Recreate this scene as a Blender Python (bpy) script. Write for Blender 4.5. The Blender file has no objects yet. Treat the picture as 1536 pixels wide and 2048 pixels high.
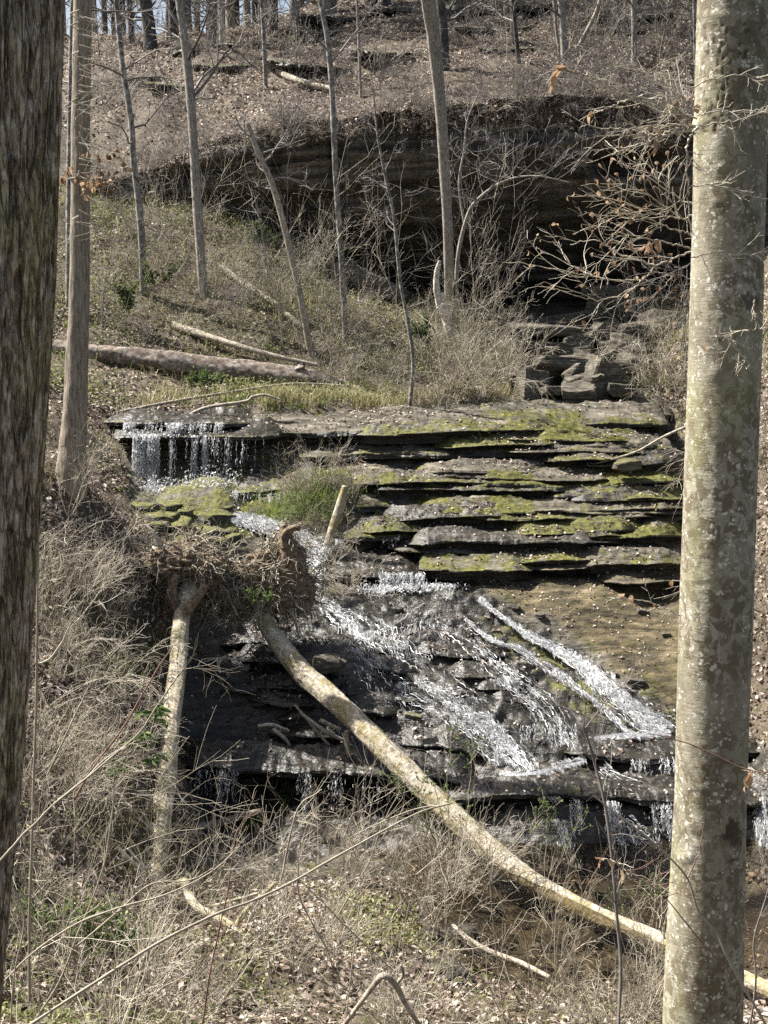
import bpy, math, random
import numpy as np
from mathutils import Vector
random.seed(7)
rng = np.random.default_rng(11)
S = bpy.context.scene
COL = S.collection
# ------------------------------------------------------------------ camera frame
F = 2600.0
PITCH = math.atan(424.0 / F)
CP, SP = math.cos(PITCH), math.sin(PITCH)

def P(px, py, Y):
    """point of the valley seen at (px, py) of the 1536x2048 photo, Y metres ahead of the camera"""
    px = np.asarray(px, float); py = np.asarray(py, float); Y = np.asarray(Y, float)
    a = (px - 768) / F; b = (1024 - py) / F
    dy = b * SP + CP; dz = b * CP - SP
    t = Y / dy
    return np.stack([a * t, Y + 0 * t, dz * t], -1)

def proj(V):
    x, y, z = V[..., 0], V[..., 1], V[..., 2]
    d = np.maximum(y * CP - z * SP, 0.3); u = y * SP + z * CP
    return 768 + F * x / d, 1024 - F * u / d

# ------------------------------------------------------------------ noise
def _h(ix, iy, iz, seed):
    n = (ix.astype(np.int64) * 374761393 + iy.astype(np.int64) * 668265263 + iz.astype(np.int64) * 2147483647 + seed * 974634) & 0xffffffff
    n = ((n ^ (n >> 13)) * 1274126177) & 0xffffffff
    n = ((n ^ (n >> 16)) * 2246822519) & 0xffffffff
    return ((n ^ (n >> 15)) & 0xffff) / 65535.0

def vn(p, seed=0):
    p = np.asarray(p, float)
    f = np.floor(p); t = p - f; t = t * t * (3 - 2 * t)
    i = f.astype(np.int64); x, y, z = i[..., 0], i[..., 1], i[..., 2]
    tx, ty, tz = t[..., 0], t[..., 1], t[..., 2]
    def L(dz):
        a = _h(x, y, z + dz, seed) * (1 - tx) + _h(x + 1, y, z + dz, seed) * tx
        b = _h(x, y + 1, z + dz, seed) * (1 - tx) + _h(x + 1, y + 1, z + dz, seed) * tx
        return a * (1 - ty) + b * ty
    return (L(0) * (1 - tz) + L(1) * tz) * 2 - 1

def fbm(p, o=4, seed=0, g=0.5):
    p = np.asarray(p, float); s = 0; a = 1.0; n = 0
    for k in range(o):
        s = s + a * vn(p * (2.03 ** k) + 17.3 * k, seed + k); n += a; a *= g
    return s / n

def n1(x, seed=0, o=3):
    x = np.asarray(x, float)
    return fbm(np.stack([x, x * 0 + 0.37, x * 0 + 0.71], -1), o, seed)

# ------------------------------------------------------------------ mesh helpers
def mk(name, V, quads=None, tris=None, mat=None, parent=None, smooth=True, attrs=None, loc=None):
    V = np.asarray(V, np.float32).reshape(-1, 3)
    if loc is not None: V = V - np.asarray(loc, np.float32)
    me = bpy.data.meshes.new(name)
    idx = []; tot = []
    if quads is not None and len(quads):
        q = np.asarray(quads, np.int32).reshape(-1, 4); idx.append(q.ravel()); tot.append(np.full(len(q), 4, np.int32))
    if tris is not None and len(tris):
        q = np.asarray(tris, np.int32).reshape(-1, 3); idx.append(q.ravel()); tot.append(np.full(len(q), 3, np.int32))
    idx = np.concatenate(idx); tot = np.concatenate(tot)
    me.vertices.add(len(V)); me.vertices.foreach_set('co', V.ravel())
    me.loops.add(len(idx)); me.loops.foreach_set('vertex_index', idx)
    me.polygons.add(len(tot))
    st = np.concatenate([[0], np.cumsum(tot)[:-1]]).astype(np.int32)
    me.polygons.foreach_set('loop_start', st)
    me.polygons.foreach_set('use_smooth', np.full(len(tot), bool(smooth)))
    me.update(calc_edges=True)
    for k, a in (attrs or {}).items():
        at = me.attributes.new(k, 'FLOAT', 'POINT'); at.data.foreach_set('value', np.asarray(a, np.float32).ravel())
    if mat: me.materials.append(mat)
    o = bpy.data.objects.new(name, me); COL.objects.link(o)
    if parent is not None: o.parent = parent
    elif loc is not None: o.location = [float(c) for c in loc]
    return o

def gridq(nr, nc, wrap=False):
    r = np.arange(nr - 1)[:, None]; c = np.arange(nc if wrap else nc - 1)[None, :]
    c2 = (c + 1) % nc
    return np.stack([r * nc + c, r * nc + c2, (r + 1) * nc + c2, (r + 1) * nc + c], -1).reshape(-1, 4)

class MB:
    def __init__(s): s.V = []; s.Q = []; s.T = []; s.n = 0
    def add(s, V, quads=None, tris=None):
        V = np.asarray(V, float).reshape(-1, 3)
        if quads is not None and len(quads): s.Q.append(np.asarray(quads).reshape(-1, 4) + s.n)
        if tris is not None and len(tris): s.T.append(np.asarray(tris).reshape(-1, 3) + s.n)
        s.V.append(V); s.n += len(V)
    def arr(s):
        return np.concatenate(s.V), (np.concatenate(s.Q) if s.Q else None), (np.concatenate(s.T) if s.T else None)
    def build(s, name, mat, parent=None, loc=None, smooth=True):
        V, Q, T = s.arr(); return mk(name, V, Q, T, mat, parent, smooth, loc=loc)
    # batch of tubes, PTS (M,k,3), R (M,k)
    def tubes(s, PTS, R, n=3, cap=False):
        PTS = np.asarray(PTS, float); R = np.asarray(R, float)
        if PTS.ndim == 2: PTS = PTS[None]; R = R[None]
        M, k, _ = PTS.shape
        T = np.gradient(PTS, axis=1); T /= np.linalg.norm(T, axis=2, keepdims=True) + 1e-9
        ref = np.where(np.abs(T[:, :1, 2:3]) > 0.8, np.array([1.0, 0.1, 0]), np.array([0.1, 0, 1.0]))
        A = np.cross(T, np.broadcast_to(ref, T.shape)); A /= np.linalg.norm(A, axis=2, keepdims=True) + 1e-9
        B = np.cross(T, A)
        th = np.arange(n) * 2 * math.pi / n
        ring = A[:, :, None, :] * np.cos(th)[None, None, :, None] + B[:, :, None, :] * np.sin(th)[None, None, :, None]
        V = PTS[:, :, None, :] + ring * R[:, :, None, None]
        q = gridq(k, n, True)
        Q = (q[None] + (np.arange(M) * k * n)[:, None, None]).reshape(-1, 4)
        s.add(V, Q)
        if cap:
            for m in range(M):
                for e in (0, k - 1):
                    c = V[m, e].mean(0); s.add(np.vstack([V[m, e], c]), None, [[i, (i + 1) % n, n] for i in range(n)])

def resample(pts, k):
    pts = np.asarray(pts, float)
    # Catmull-Rom through the given points
    P_ = np.vstack([2 * pts[0] - pts[1], pts, 2 * pts[-1] - pts[-2]])
    m = len(pts) - 1
    u = np.linspace(0, m, k); i = np.minimum(u.astype(int), m - 1); t = (u - i)[:, None]
    p0, p1, p2, p3 = P_[i], P_[i + 1], P_[i + 2], P_[i + 3]
    return 0.5 * (2 * p1 + (p2 - p0) * t + (2 * p0 - 5 * p1 + 4 * p2 - p3) * t ** 2 + (3 * p1 - p0 - 3 * p2 + p3) * t ** 3)

def trunk_mesh(path, rad, n=20, rows=120, amp=0.06, fz=1.2, ft=3.0, seed=0, ridge=0.0, lump=0.0):
    """knobbly tapered trunk surface around a path"""
    path = np.asarray(path, float); C = resample(path, rows)
    r = np.interp(np.linspace(0, 1, rows), np.linspace(0, 1, len(rad)), rad)
    T = np.gradient(C, axis=0); T /= np.linalg.norm(T, axis=1, keepdims=True)
    ref = np.array([1.0, 0.0, 0.0]) if abs(T[0, 0]) < 0.7 else np.array([0, 0, 1.0])
    A = np.cross(T, ref); A /= np.linalg.norm(A, axis=1, keepdims=True); B = np.cross(T, A)
    th = np.arange(n) * 2 * math.pi / n
    s = np.concatenate([[0], np.cumsum(np.linalg.norm(np.diff(C, axis=0), axis=1))])
    ct, stt = np.cos(th)[None, :], np.sin(th)[None, :]
    p = np.stack([ct * ft + 0 * s[:, None], stt * ft + 0 * s[:, None], s[:, None] * fz + 0 * ct], -1)
    d = 1 + amp * fbm(p, 4, seed)
    if lump: d = d + lump * fbm(np.stack([ct * 0.8 + 0 * s[:, None], stt * 0.8 + 0 * s[:, None], s[:, None] * 0.9 + 0 * ct], -1), 2, seed + 9)
    if ridge:
        q = np.stack([ct * ft * 2.2 + 0 * s[:, None], stt * ft * 2.2 + 0 * s[:, None], s[:, None] * fz * 1.1 + 0 * ct], -1)
        q = q + 0.35 * np.stack([fbm(q * 0.8, 2, seed + 31), fbm(q * 0.8, 2, seed + 32), 0 * d], -1)
        d = d - ridge * np.exp(-(fbm(q, 3, seed + 5) / 0.10) ** 2) - ridge * 0.5 * np.exp(-(fbm(q * 2.1, 2, seed + 8) / 0.10) ** 2)
    V = C[:, None, :] + (A[:, None, :] * np.cos(th)[None, :, None] + B[:, None, :] * np.sin(th)[None, :, None]) * (r[:, None] * d)[:, :, None]
    V = V.reshape(-1, 3); Q = gridq(rows, n, True)
    tr = []
    for e in (0, rows - 1):
        V = np.vstack([V, C[e][None] + (T[e] * r[e] * (0.15 if e else -0.15))[None]])
        tr += [[e * n + i, e * n + (i + 1) % n, len(V) - 1] for i in range(n)]
    return V, Q, tr

def unit(v): return v / (np.linalg.norm(v, axis=-1, keepdims=True) + 1e-9)

def grow(start, d, length, k=5, wob=0.25, up=0.1, r=None):
    """random-walk branch lines (M,k,3)"""
    r = r or rng
    M = len(start); pts = np.zeros((M, k, 3)); pts[:, 0] = start; d = unit(d)
    st = (np.asarray(length) / (k - 1))[:, None]
    for i in range(1, k):
        d = unit(d + r.normal(0, wob, (M, 3)) + np.array([0, 0, up]))
        pts[:, i] = pts[:, i - 1] + d * st
    return pts

def spawn(pts, n, lo=0.25, hi=1.0, ang=0.8, r=None):
    """n side starts on every line of pts -> start, direction, parent t"""
    r = r or rng
    M, k, _ = pts.shape
    t = r.uniform(lo, hi, (M, n)); u = t * (k - 1); i = np.minimum(u.astype(int), k - 2); f = (u - i)[..., None]
    m = np.arange(M)[:, None]
    a, b = pts[m, i], pts[m, i + 1]
    s = a * (1 - f) + b * f; d = unit(b - a)
    d = unit(d + ang * unit(r.normal(0, 1, d.shape)))
    return s.reshape(-1, 3), d.reshape(-1, 3), t.reshape(-1)

# ------------------------------------------------------------------ tagging
def tag(o, label=None, cat=None, group=None, kind=None):
    if label: o['label'] = label
    if cat: o['category'] = cat
    if group: o['group'] = group
    if kind: o['kind'] = kind
    return o
def empty(name, loc, label=None, cat=None, group=None):
    o = bpy.data.objects.new(name, None); COL.objects.link(o); o.location = [float(c) for c in loc]
    o.empty_display_size = 0.2
    return tag(o, label, cat, group)
def copy_tree(o, parent=None):
    c = o.copy(); COL.objects.link(c); c.parent = parent
    for ch in o.children: copy_tree(ch, c)
    return c

# ------------------------------------------------------------------ materials
class NT:
    def __init__(s, name):
        s.m = bpy.data.materials.new(name); s.m.use_nodes = True
        s.t = s.m.node_tree; s.t.nodes.clear()
        s.out = s.n('ShaderNodeOutputMaterial')
    def n(s, t, **kw):
        nd = s.t.nodes.new(t)
        for k, v in kw.items():
            if k.startswith('i_'): nd.inputs[k[2:].replace('_', ' ')].default_value = v
            else: setattr(nd, k, v)
        return nd
    def l(s, a, b): s.t.links.new(a, b)
    def pos(s, sc=(1, 1, 1), obj=False):
        mp = s.n('ShaderNodeMapping'); mp.inputs['Scale'].default_value = sc
        if obj: s.l(s.n('ShaderNodeTexCoord').outputs['Object'], mp.inputs['Vector'])
        else: s.l(s.n('ShaderNodeNewGeometry').outputs['Position'], mp.inputs['Vector'])
        return mp.outputs[0]
    def noise(s, vec, scale, detail=4, rough=0.55, dist=0.0):
        nd = s.n('ShaderNodeTexNoise'); nd.inputs['Scale'].default_value = scale; nd.inputs['Detail'].default_value = detail
        nd.inputs['Roughness'].default_value = rough; nd.inputs['Distortion'].default_value = dist
        s.l(vec, nd.inputs['Vector']); return nd.outputs['Fac']
    def vor(s, vec, scale, feat='F1', rnd=1.0):
        nd = s.n('ShaderNodeTexVoronoi'); nd.feature = feat; nd.inputs['Scale'].default_value = scale
        nd.inputs['Randomness'].default_value = rnd
        s.l(vec, nd.inputs['Vector']); return nd.outputs['Distance']
    def ramp(s, fac, stops, interp='LINEAR'):
        nd = s.n('ShaderNodeValToRGB'); e = nd.color_ramp.elements; nd.color_ramp.interpolation = interp
        while len(e) < len(stops): e.new(0.5)
        for i, (p, c) in enumerate(stops):
            e[i].position = p
            e[i].color = (c, c, c, 1) if isinstance(c, (int, float)) else (*c, 1)
        s.l(fac, nd.inputs['Fac']); return nd.outputs['Color']
    def mix(s, fac, a, b, mode='MIX'):
        nd = s.n('ShaderNodeMix'); nd.data_type = 'RGBA'; nd.blend_type = mode
        for src, k in ((fac, 0), (a, 6), (b, 7)):
            if isinstance(src, (int, float)): nd.inputs[k].default_value = src if k == 0 else (src, src, src, 1)
            elif isinstance(src, tuple): nd.inputs[k].default_value = (*src, 1)
            else: s.l(src, nd.inputs[k])
        return nd.outputs[2]
    def math(s, op, a, b=None, clamp=False):
        nd = s.n('ShaderNodeMath'); nd.operation = op; nd.use_clamp = clamp
        for i, v in enumerate((a, b)):
            if v is None: continue
            if isinstance(v, (int, float)): nd.inputs[i].default_value = v
            else: s.l(v, nd.inputs[i])
        return nd.outputs[0]
    def attr(s, name):
        nd = s.n('ShaderNodeAttribute'); nd.attribute_name = name; return nd.outputs['Fac']
    def island(s): return s.n('ShaderNodeNewGeometry').outputs['Random Per Island']
    def nz(s):
        sx = s.n('ShaderNodeSeparateXYZ'); s.l(s.n('ShaderNodeNewGeometry').outputs['Normal'], sx.inputs[0]); return sx.outputs['Z']
    def bump(s, h, strength=0.6, dist=0.03, prev=None):
        nd = s.n('ShaderNodeBump'); nd.inputs['Strength'].default_value = strength; nd.inputs['Distance'].default_value = dist
        s.l(h, nd.inputs['Height'])
        if prev is not None: s.l(prev, nd.inputs['Normal'])
        return nd.outputs[0]
    def bsdf(s, col, rough=0.85, normal=None, spec=0.3, sub=0):
        b = s.n('ShaderNodeBsdfPrincipled')
        for v, k in ((col, 'Base Color'), (rough, 'Roughness'), (spec, 'Specular IOR Level')):
            if isinstance(v, tuple): b.inputs[k].default_value = (*v, 1)
            elif isinstance(v, (int, float)): b.inputs[k].default_value = v
            else: s.l(v, b.inputs[k])
        if normal is not None: s.l(normal, b.inputs['Normal'])
        return b.outputs[0]
    def done(s, sh): s.l(sh, s.out.inputs['Surface']); return s.m

def mat_leaf(name, stops, trans=0.3, rough=0.7):
    t = NT(name); c = t.ramp(t.island(), stops)
    c = t.mix(0.35, c, t.mix(t.noise(t.pos(), 60, 2), 0.4, 1.0), 'MULTIPLY')
    b = t.bsdf(c, rough, spec=0.35)
    tr = t.n('ShaderNodeBsdfTranslucent'); t.l(c, tr.inputs['Color'])
    mx = t.n('ShaderNodeMixShader'); mx.inputs[0].default_value = trans
    t.l(b, mx.inputs[1]); t.l(tr.outputs[0], mx.inputs[2]); return t.done(mx.outputs[0])

M = {}
M['litter'] = mat_leaf('litter', [(0, (.06, .042, .03)), (.25, (.17, .12, .085)), (.5, (.34, .265, .205)), (.78, (.47, .39, .33)), (1, (.62, .55, .49))], .2)
M['brown_leaf'] = mat_leaf('brown_leaf', [(0, (.15, .08, .045)), (.5, (.30, .19, .11)), (1, (.52, .39, .25))], .45)
M['green_leaf'] = mat_leaf('green_leaf', [(0, (.05, .085, .025)), (.5, (.10, .15, .045)), (1, (.21, .26, .10))], .4)
M['cover_leaf'] = mat_leaf('cover_leaf', [(0, (.07, .09, .03)), (.5, (.18, .20, .06)), (1, (.40, .39, .18))], .3)
M['dry_grass'] = mat_leaf('dry_grass', [(0, (.16, .14, .06)), (.5, (.33, .30, .15)), (1, (.54, .50, .31))], .35)
M['green_grass'] = mat_leaf('green_grass', [(0, (.08, .13, .02)), (1, (.20, .27, .06))], .4)
M['seed_head'] = mat_leaf('seed_head', [(0, (.12, .085, .06)), (1, (.30, .22, .17))], .2)

def mat_twig(name, stops):
    t = NT(name); c = t.ramp(t.island(), stops)
    c = t.mix(0.5, c, t.mix(t.noise(t.pos(), 30, 3), 0.35, 1.1), 'MULTIPLY')
    return t.done(t.bsdf(c, .75, spec=.3))
M['twig'] = mat_twig('twig', [(0, (.11, .092, .066)), (.4, (.27, .235, .175)), (1, (.54, .49, .385))])
M['twig_pale'] = mat_twig('twig_pale', [(0, (.27, .23, .165)), (.5, (.48, .43, .33)), (1, (.66, .61, .51))])
M['twig_grey'] = mat_twig('twig_grey', [(0, (.09, .08, .075)), (.5, (.19, .17, .155)), (1, (.33, .30, .27))])
M['twig_red'] = mat_twig('twig_red', [(0, (.15, .085, .06)), (1, (.29, .18, .13))])

def mat_bark(name, dark, mid, pale, zs=0.25, sc=22, lich=(.5, .5, .44), lamt=.25, moss=None, mamt=0.0, bump=.8, bd=.02):
    t = NT(name); v = t.pos((1, 1, zs)); w = t.pos()
    f = t.noise(v, sc, 6, .65, .3)
    c = t.ramp(f, [(.3, dark), (.5, mid), (.72, pale)])
    blo = t.ramp(t.noise(w, 7, 4, .6), [(.5, 0.0), (.62, 1.0)])
    c = t.mix(t.math('MULTIPLY', blo, lamt), c, lich)
    if moss:
        mm = t.math('MULTIPLY', t.ramp(t.noise(w, 3.3, 5, .65), [(.47, 0.0), (.58, 1.0)]), mamt)
        c = t.mix(mm, c, moss)
    return t.done(t.bsdf(c, .9, t.bump(f, bump, bd), .2))
M['bark_pale'] = mat_bark('bark_pale', (.10, .085, .07), (.26, .235, .20), (.42, .39, .345), .3, 26)
M['bark_mottled'] = mat_bark('bark_mottled', (.045, .04, .034), (.17, .155, .135), (.36, .34, .305), .5, 14, (.48, .48, .42), .6)
M['bark_dark'] = mat_bark('bark_dark', (.02, .018, .016), (.06, .055, .05), (.15, .14, .13), .3, 20, (.3, .3, .27), .25)
M['bark_ridge'] = mat_bark('bark_ridge', (.085, .07, .052), (.245, .21, .16), (.40, .35, .28), .12, 34, (.4, .36, .28), .12, bump=1.0, bd=.025)
M['log_birch'] = mat_bark('log_birch', (.12, .09, .055), (.40, .345, .25), (.58, .53, .42), .8, 16, (.62, .58, .48), .45, (.20, .19, .07), .55)
M['log_bare'] = mat_bark('log_bare', (.11, .09, .065), (.33, .29, .22), (.52, .48, .395), .8, 17, (.58, .54, .46), .35, (.19, .16, .04), .6, 1.0, .03)
M['log_rot'] = mat_bark('log_rot', (.05, .038, .028), (.15, .12, .095), (.32, .285, .245), 1.0, 10, (.42, .395, .355), .5, (.10, .07, .05), .55)
M['log_grey'] = mat_bark('log_grey', (.12, .10, .075), (.30, .26, .20), (.46, .42, .34), 1.0, 15)
M['log_white'] = mat_bark('log_white', (.26, .23, .18), (.56, .52, .44), (.74, .70, .62), 1.0, 10, (.7, .67, .6), .3, (.38, .33, .24), .5)
M['soil_root'] = mat_bark('soil_root', (.05, .036, .025), (.18, .135, .09), (.34, .265, .18), 1.0, 16, (.36, .28, .19), .4, bump=1, bd=.06)

def mat_rock(name, tan=False, wet_all=0.0, mossamt=1.0, pale=(.33, .30, .25)):
    """bedded sandstone; attributes wet / soil / tan / moss say what lies on it; wet also carries shade painted on ledge faces"""
    t = NT(name); w = t.pos(); st = t.pos((.5, .5, 6))
    f1 = t.noise(st, 3.2, 6, .62, .4); f2 = t.noise(w, 9, 6, .62); f3 = t.noise(w, 1.2, 4, .6)
    c = t.ramp(f1, [(.28, (.032, .028, .022)), (.46, (.085, .075, .055)), (.62, (.165, .15, .115)), (.78, pale)])
    c = t.mix(.65, c, t.ramp(f2, [(.32, .18), (.68, 1.3)]), 'MULTIPLY')
    tn = t.ramp(t.noise(t.pos((.6, 1.6, 1)), 3.5, 5, .65), [(.3, (.025, .022, .014)), (.46, (.07, .058, .032)), (.58, (.135, .108, .06)), (.75, (.26, .21, .125))])
    tn = t.mix(.4, tn, t.ramp(f2, [(.3, .35), (.65, 1.1)]), 'MULTIPLY'); tn = t.mix(.75, tn, t.ramp(f1, [(.36, .22), (.46, .9), (.7, 1.2)]), 'MULTIPLY')
    c = t.mix(t.attr('tan'), c, tn)
    ms = t.math('MULTIPLY', t.ramp(t.math('ADD', t.noise(w, 2.6, 8, .72), t.math('MULTIPLY', t.math('SUBTRACT', t.attr('moss'), .5), .5)), [(.51, 0.0), (.60, 1.0)]),
                t.ramp(t.nz(), [(.30, 0.0), (.75, 1.0)]))
    ms = t.math('MULTIPLY', ms, t.math('SUBTRACT', 1.0, t.math('MULTIPLY', t.attr('tan'), .6)))
    ms = t.math('MULTIPLY', ms, mossamt)
    mc = t.ramp(t.noise(w, 11, 7, .75), [(.32, (.020, .022, .006)), (.46, (.062, .062, .014)), (.57, (.11, .108, .022)), (.72, (.27, .255, .06))])
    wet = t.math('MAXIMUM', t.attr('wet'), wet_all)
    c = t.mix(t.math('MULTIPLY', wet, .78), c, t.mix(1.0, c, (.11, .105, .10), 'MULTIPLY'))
    c = t.mix(ms, c, mc)
    sl = t.ramp(t.noise(w, 16, 6, .7), [(.3, (.028, .022, .015)), (.55, (.088, .07, .047)), (.75, (.19, .155, .11))])
    c = t.mix(t.attr('soil'), c, sl)
    rg = t.math('SUBTRACT', .85, t.math('MULTIPLY', t.math('MULTIPLY', wet, t.math('SUBTRACT', 1.0, ms)), .46))
    b1 = t.bump(f1, .7, .06); b2 = t.bump(t.noise(w, 26, 3, .55), .55, .02, b1)
    return t.done(t.bsdf(c, rg, b2, t.math('ADD', .25, t.math('MULTIPLY', wet, .2))))
M['rock'] = mat_rock('rock')
M['rock_pile'] = mat_rock('rock_pile', mossamt=.6, pale=(.34, .32, .28))

def mat_cliff():
    t = NT('cliff_stone'); w = t.pos()
    mp = t.n('ShaderNodeMapping'); mp.inputs['Scale'].default_value = (.22, .5, 3.2); mp.inputs['Rotation'].default_value = (0, math.radians(-7), 0)
    t.l(w, mp.inputs['Vector'])
    f1 = t.noise(mp.outputs[0], 1.6, 8, .66, .6); f2 = t.noise(w, 4, 6, .65); f3 = t.noise(w, .45, 4, .6)
    c = t.ramp(f1, [(.3, (.04, .036, .032)), (.45, (.125, .11, .095)), (.58, (.23, .207, .18)), (.74, (.42, .385, .345))])
    c = t.mix(.6, c, t.ramp(f2, [(.3, .3), (.7, 1.2)]), 'MULTIPLY')
    c = t.mix(.4, c, t.ramp(f3, [(.35, .5), (.65, 1.1)]), 'MULTIPLY')
    c = t.mix(t.ramp(t.math('ADD', t.attr('soil'), t.math('MULTIPLY', t.noise(w, 1.7, 5, .7), .5)), [(.72, 0.0), (.85, 1.0)]), c, t.ramp(f2, [(.3, (.035, .025, .017)), (.7, (.11, .08, .055))]))
    return t.done(t.bsdf(c, .9, t.bump(t.noise(w, 20, 5, .7), .8, .04, t.bump(f1, .9, .12)), .2))
M['cliff'] = mat_cliff()

def mat_water():
    t = NT('white_water'); c = t.ramp(t.island(), [(0, (.30, .31, .32)), (.5, (.60, .61, .62)), (1, (.93, .93, .92))])
    b = t.bsdf(c, .25, spec=.6)
    tr = t.n('ShaderNodeBsdfTranslucent'); t.l(c, tr.inputs['Color'])
    mx = t.n('ShaderNodeMixShader'); mx.inputs[0].default_value = .45
    t.l(b, mx.inputs[1]); t.l(tr.outputs[0], mx.inputs[2])
    tp = t.n('ShaderNodeBsdfTransparent'); m2 = t.n('ShaderNodeMixShader')
    t.l(t.ramp(t.island(), [(0, .14), (.55, .45), (1, .88)]), m2.inputs[0]); t.l(tp.outputs[0], m2.inputs[1]); t.l(mx.outputs[0], m2.inputs[2]); return t.done(m2.outputs[0])
M['foam'] = mat_water()
def mat_pool():
    t = NT('clear_water'); w = t.pos()
    nb = t.bump(t.noise(t.pos((1, 2.2, 1)), 5, 4, .6), .35, .05)
    g = t.n('ShaderNodeBsdfGlossy'); g.inputs['Roughness'].default_value = .06; t.l(nb, g.inputs['Normal'])
    tp = t.n('ShaderNodeBsdfTransparent'); tp.inputs['Color'].default_value = (.66, .62, .54, 1)
    fr = t.n('ShaderNodeFresnel'); fr.inputs['IOR'].default_value = 1.33; t.l(nb, fr.inputs['Normal'])
    mx = t.n('ShaderNodeMixShader'); t.l(fr.outputs[0], mx.inputs[0]); t.l(tp.outputs[0], mx.inputs[1]); t.l(g.outputs[0], mx.inputs[2])
    return t.done(mx.outputs[0])
M['pool'] = mat_pool()

# the two foreground trunks
def mat_rough_trunk():
    t = NT('furrowed_bark'); v = t.pos((1, 1, .5)); w = t.pos()
    f = t.noise(v, 24, 7, .68, .5); g = 0
    c = t.ramp(f, [(.28, (.13, .10, .07)), (.42, (.31, .25, .18)), (.57, (.47, .40, .305)), (.74, (.66, .595, .49))])
    gr = t.ramp(t.noise(t.pos((1, 1, .5)), 2.6, 5, .6), [(.47, 0.0), (.6, .7)])
    c = t.mix(gr, c, t.mix(1.0, c, (.72, .78, .48), 'MULTIPLY'))
    pal = t.ramp(t.noise(t.pos((1, 1, .7)), 15, 7, .72), [(.55, 0.0), (.62, .8)])
    c = t.mix(pal, c, (.58, .55, .48))
    h = t.attr('furrow')
    vv = t.n('ShaderNodeVectorMath'); vv.operation = 'ADD'; mp = t.pos((1, 1, .17)); t.l(mp, vv.inputs[0])
    nn = t.n('ShaderNodeTexNoise'); nn.inputs['Scale'].default_value = 14; nn.inputs['Detail'].default_value = 5; t.l(mp, nn.inputs['Vector'])
    sc = t.n('ShaderNodeVectorMath'); sc.operation = 'SCALE'; sc.inputs['Scale'].default_value = .11; t.l(nn.outputs['Color'], sc.inputs[0]); t.l(sc.outputs[0], vv.inputs[1])
    e = t.vor(vv.outputs[0], 17, 'DISTANCE_TO_EDGE'); e2 = t.vor(vv.outputs[0], 41, 'DISTANCE_TO_EDGE')
    crack = t.ramp(e, [(.0, 0.0), (.10, 1.0)]); crack2 = t.ramp(e2, [(.0, 0.3), (.08, 1.0)])
    c = t.mix(t.math('MULTIPLY', h, .5), c, (.05, .038, .027))
    c = t.mix(1.0, c, t.mix(crack, (.50, .45, .40), (1, 1, 1)), 'MULTIPLY'); c = t.mix(.6, c, crack2, 'MULTIPLY')
    f = t.math('ADD', t.math('MULTIPLY', f, .6), t.math('ADD', crack, t.math('MULTIPLY', crack2, .4)))
    return t.done(t.bsdf(c, .92, t.bump(t.noise(w, 90, 4, .6), .5, .006, t.bump(f, .9, .02)), .2))
M['rough_trunk'] = mat_rough_trunk()
def mat_beech():
    t = NT('beech_bark'); w = t.pos()
    base = t.ramp(t.noise(t.pos((1, 1, .5)), 5, 6, .65), [(.3, (.17, .152, .108)), (.5, (.27, .25, .185)), (.7, (.38, .36, .285))])
    # darker olive-brown blotches with hard scalloped edges
    d1 = t.noise(t.pos((1, 1, .8)), 17, 8, .66, .5)
    dm = t.ramp(d1, [(.49, 0.0), (.515, 1.0)])
    big = t.ramp(t.noise(w, 2.2, 3, .5), [(.36, .25), (.56, 1.0)])
    c = t.mix(t.math('MULTIPLY', t.math('MULTIPLY', dm, big), .8), base, t.mix(t.noise(w, 60, 4, .6), (.085, .068, .04), (.155, .13, .08)))
    # pale crustose lichen spots
    vv = t.n('ShaderNodeVectorMath'); vv.operation = 'ADD'; t.l(w, vv.inputs[0])
    nn = t.n('ShaderNodeTexNoise'); nn.inputs['Scale'].default_value = 20; t.l(w, nn.inputs['Vector'])
    sc = t.n('ShaderNodeVectorMath'); sc.operation = 'SCALE'; sc.inputs['Scale'].default_value = .07; t.l(nn.outputs['Color'], sc.inputs[0]); t.l(sc.outputs[0], vv.inputs[1])
    vo = t.vor(vv.outputs[0], 24)
    lm = t.math('MULTIPLY', t.ramp(vo, [(.27, 1.0), (.34, 0.0)]), t.ramp(t.noise(w, 6, 3, .6), [(.5, 0.0), (.56, 1.0)]))
    c = t.mix(t.math('MULTIPLY', lm, .9), c, (.58, .56, .48))
    v2 = t.vor(vv.outputs[0], 42)
    lm2 = t.math('MULTIPLY', t.ramp(v2, [(.2, 1.0), (.3, 0.0)]), t.ramp(t.noise(w, 9, 3, .6), [(.52, 0.0), (.58, 1.0)]))
    c = t.mix(t.math('MULTIPLY', lm2, .9), c, (.62, .61, .55))
    gr = t.ramp(t.noise(t.pos((1, 1, .4)), 3.1, 4, .6), [(.5, 0.0), (.66, .38)])
    c = t.mix(gr, c, (.27, .27, .12))
    c = t.mix(.5, c, t.ramp(t.noise(t.pos((1, 1, 3)), 60, 4, .7), [(.3, .6), (.7, 1.15)]), 'MULTIPLY')
    c = t.mix(t.attr('pit'), c, (.05, .038, .026))
    h = t.noise(t.pos((1, 1, 5)), 14, 5, .65)
    return t.done(t.bsdf(c, .85, t.bump(t.noise(w, 110, 3, .6), .35, .004, t.bump(h, .45, .008, t.bump(d1, .4, .006))), .25))
M['beech'] = mat_beech()

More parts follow.
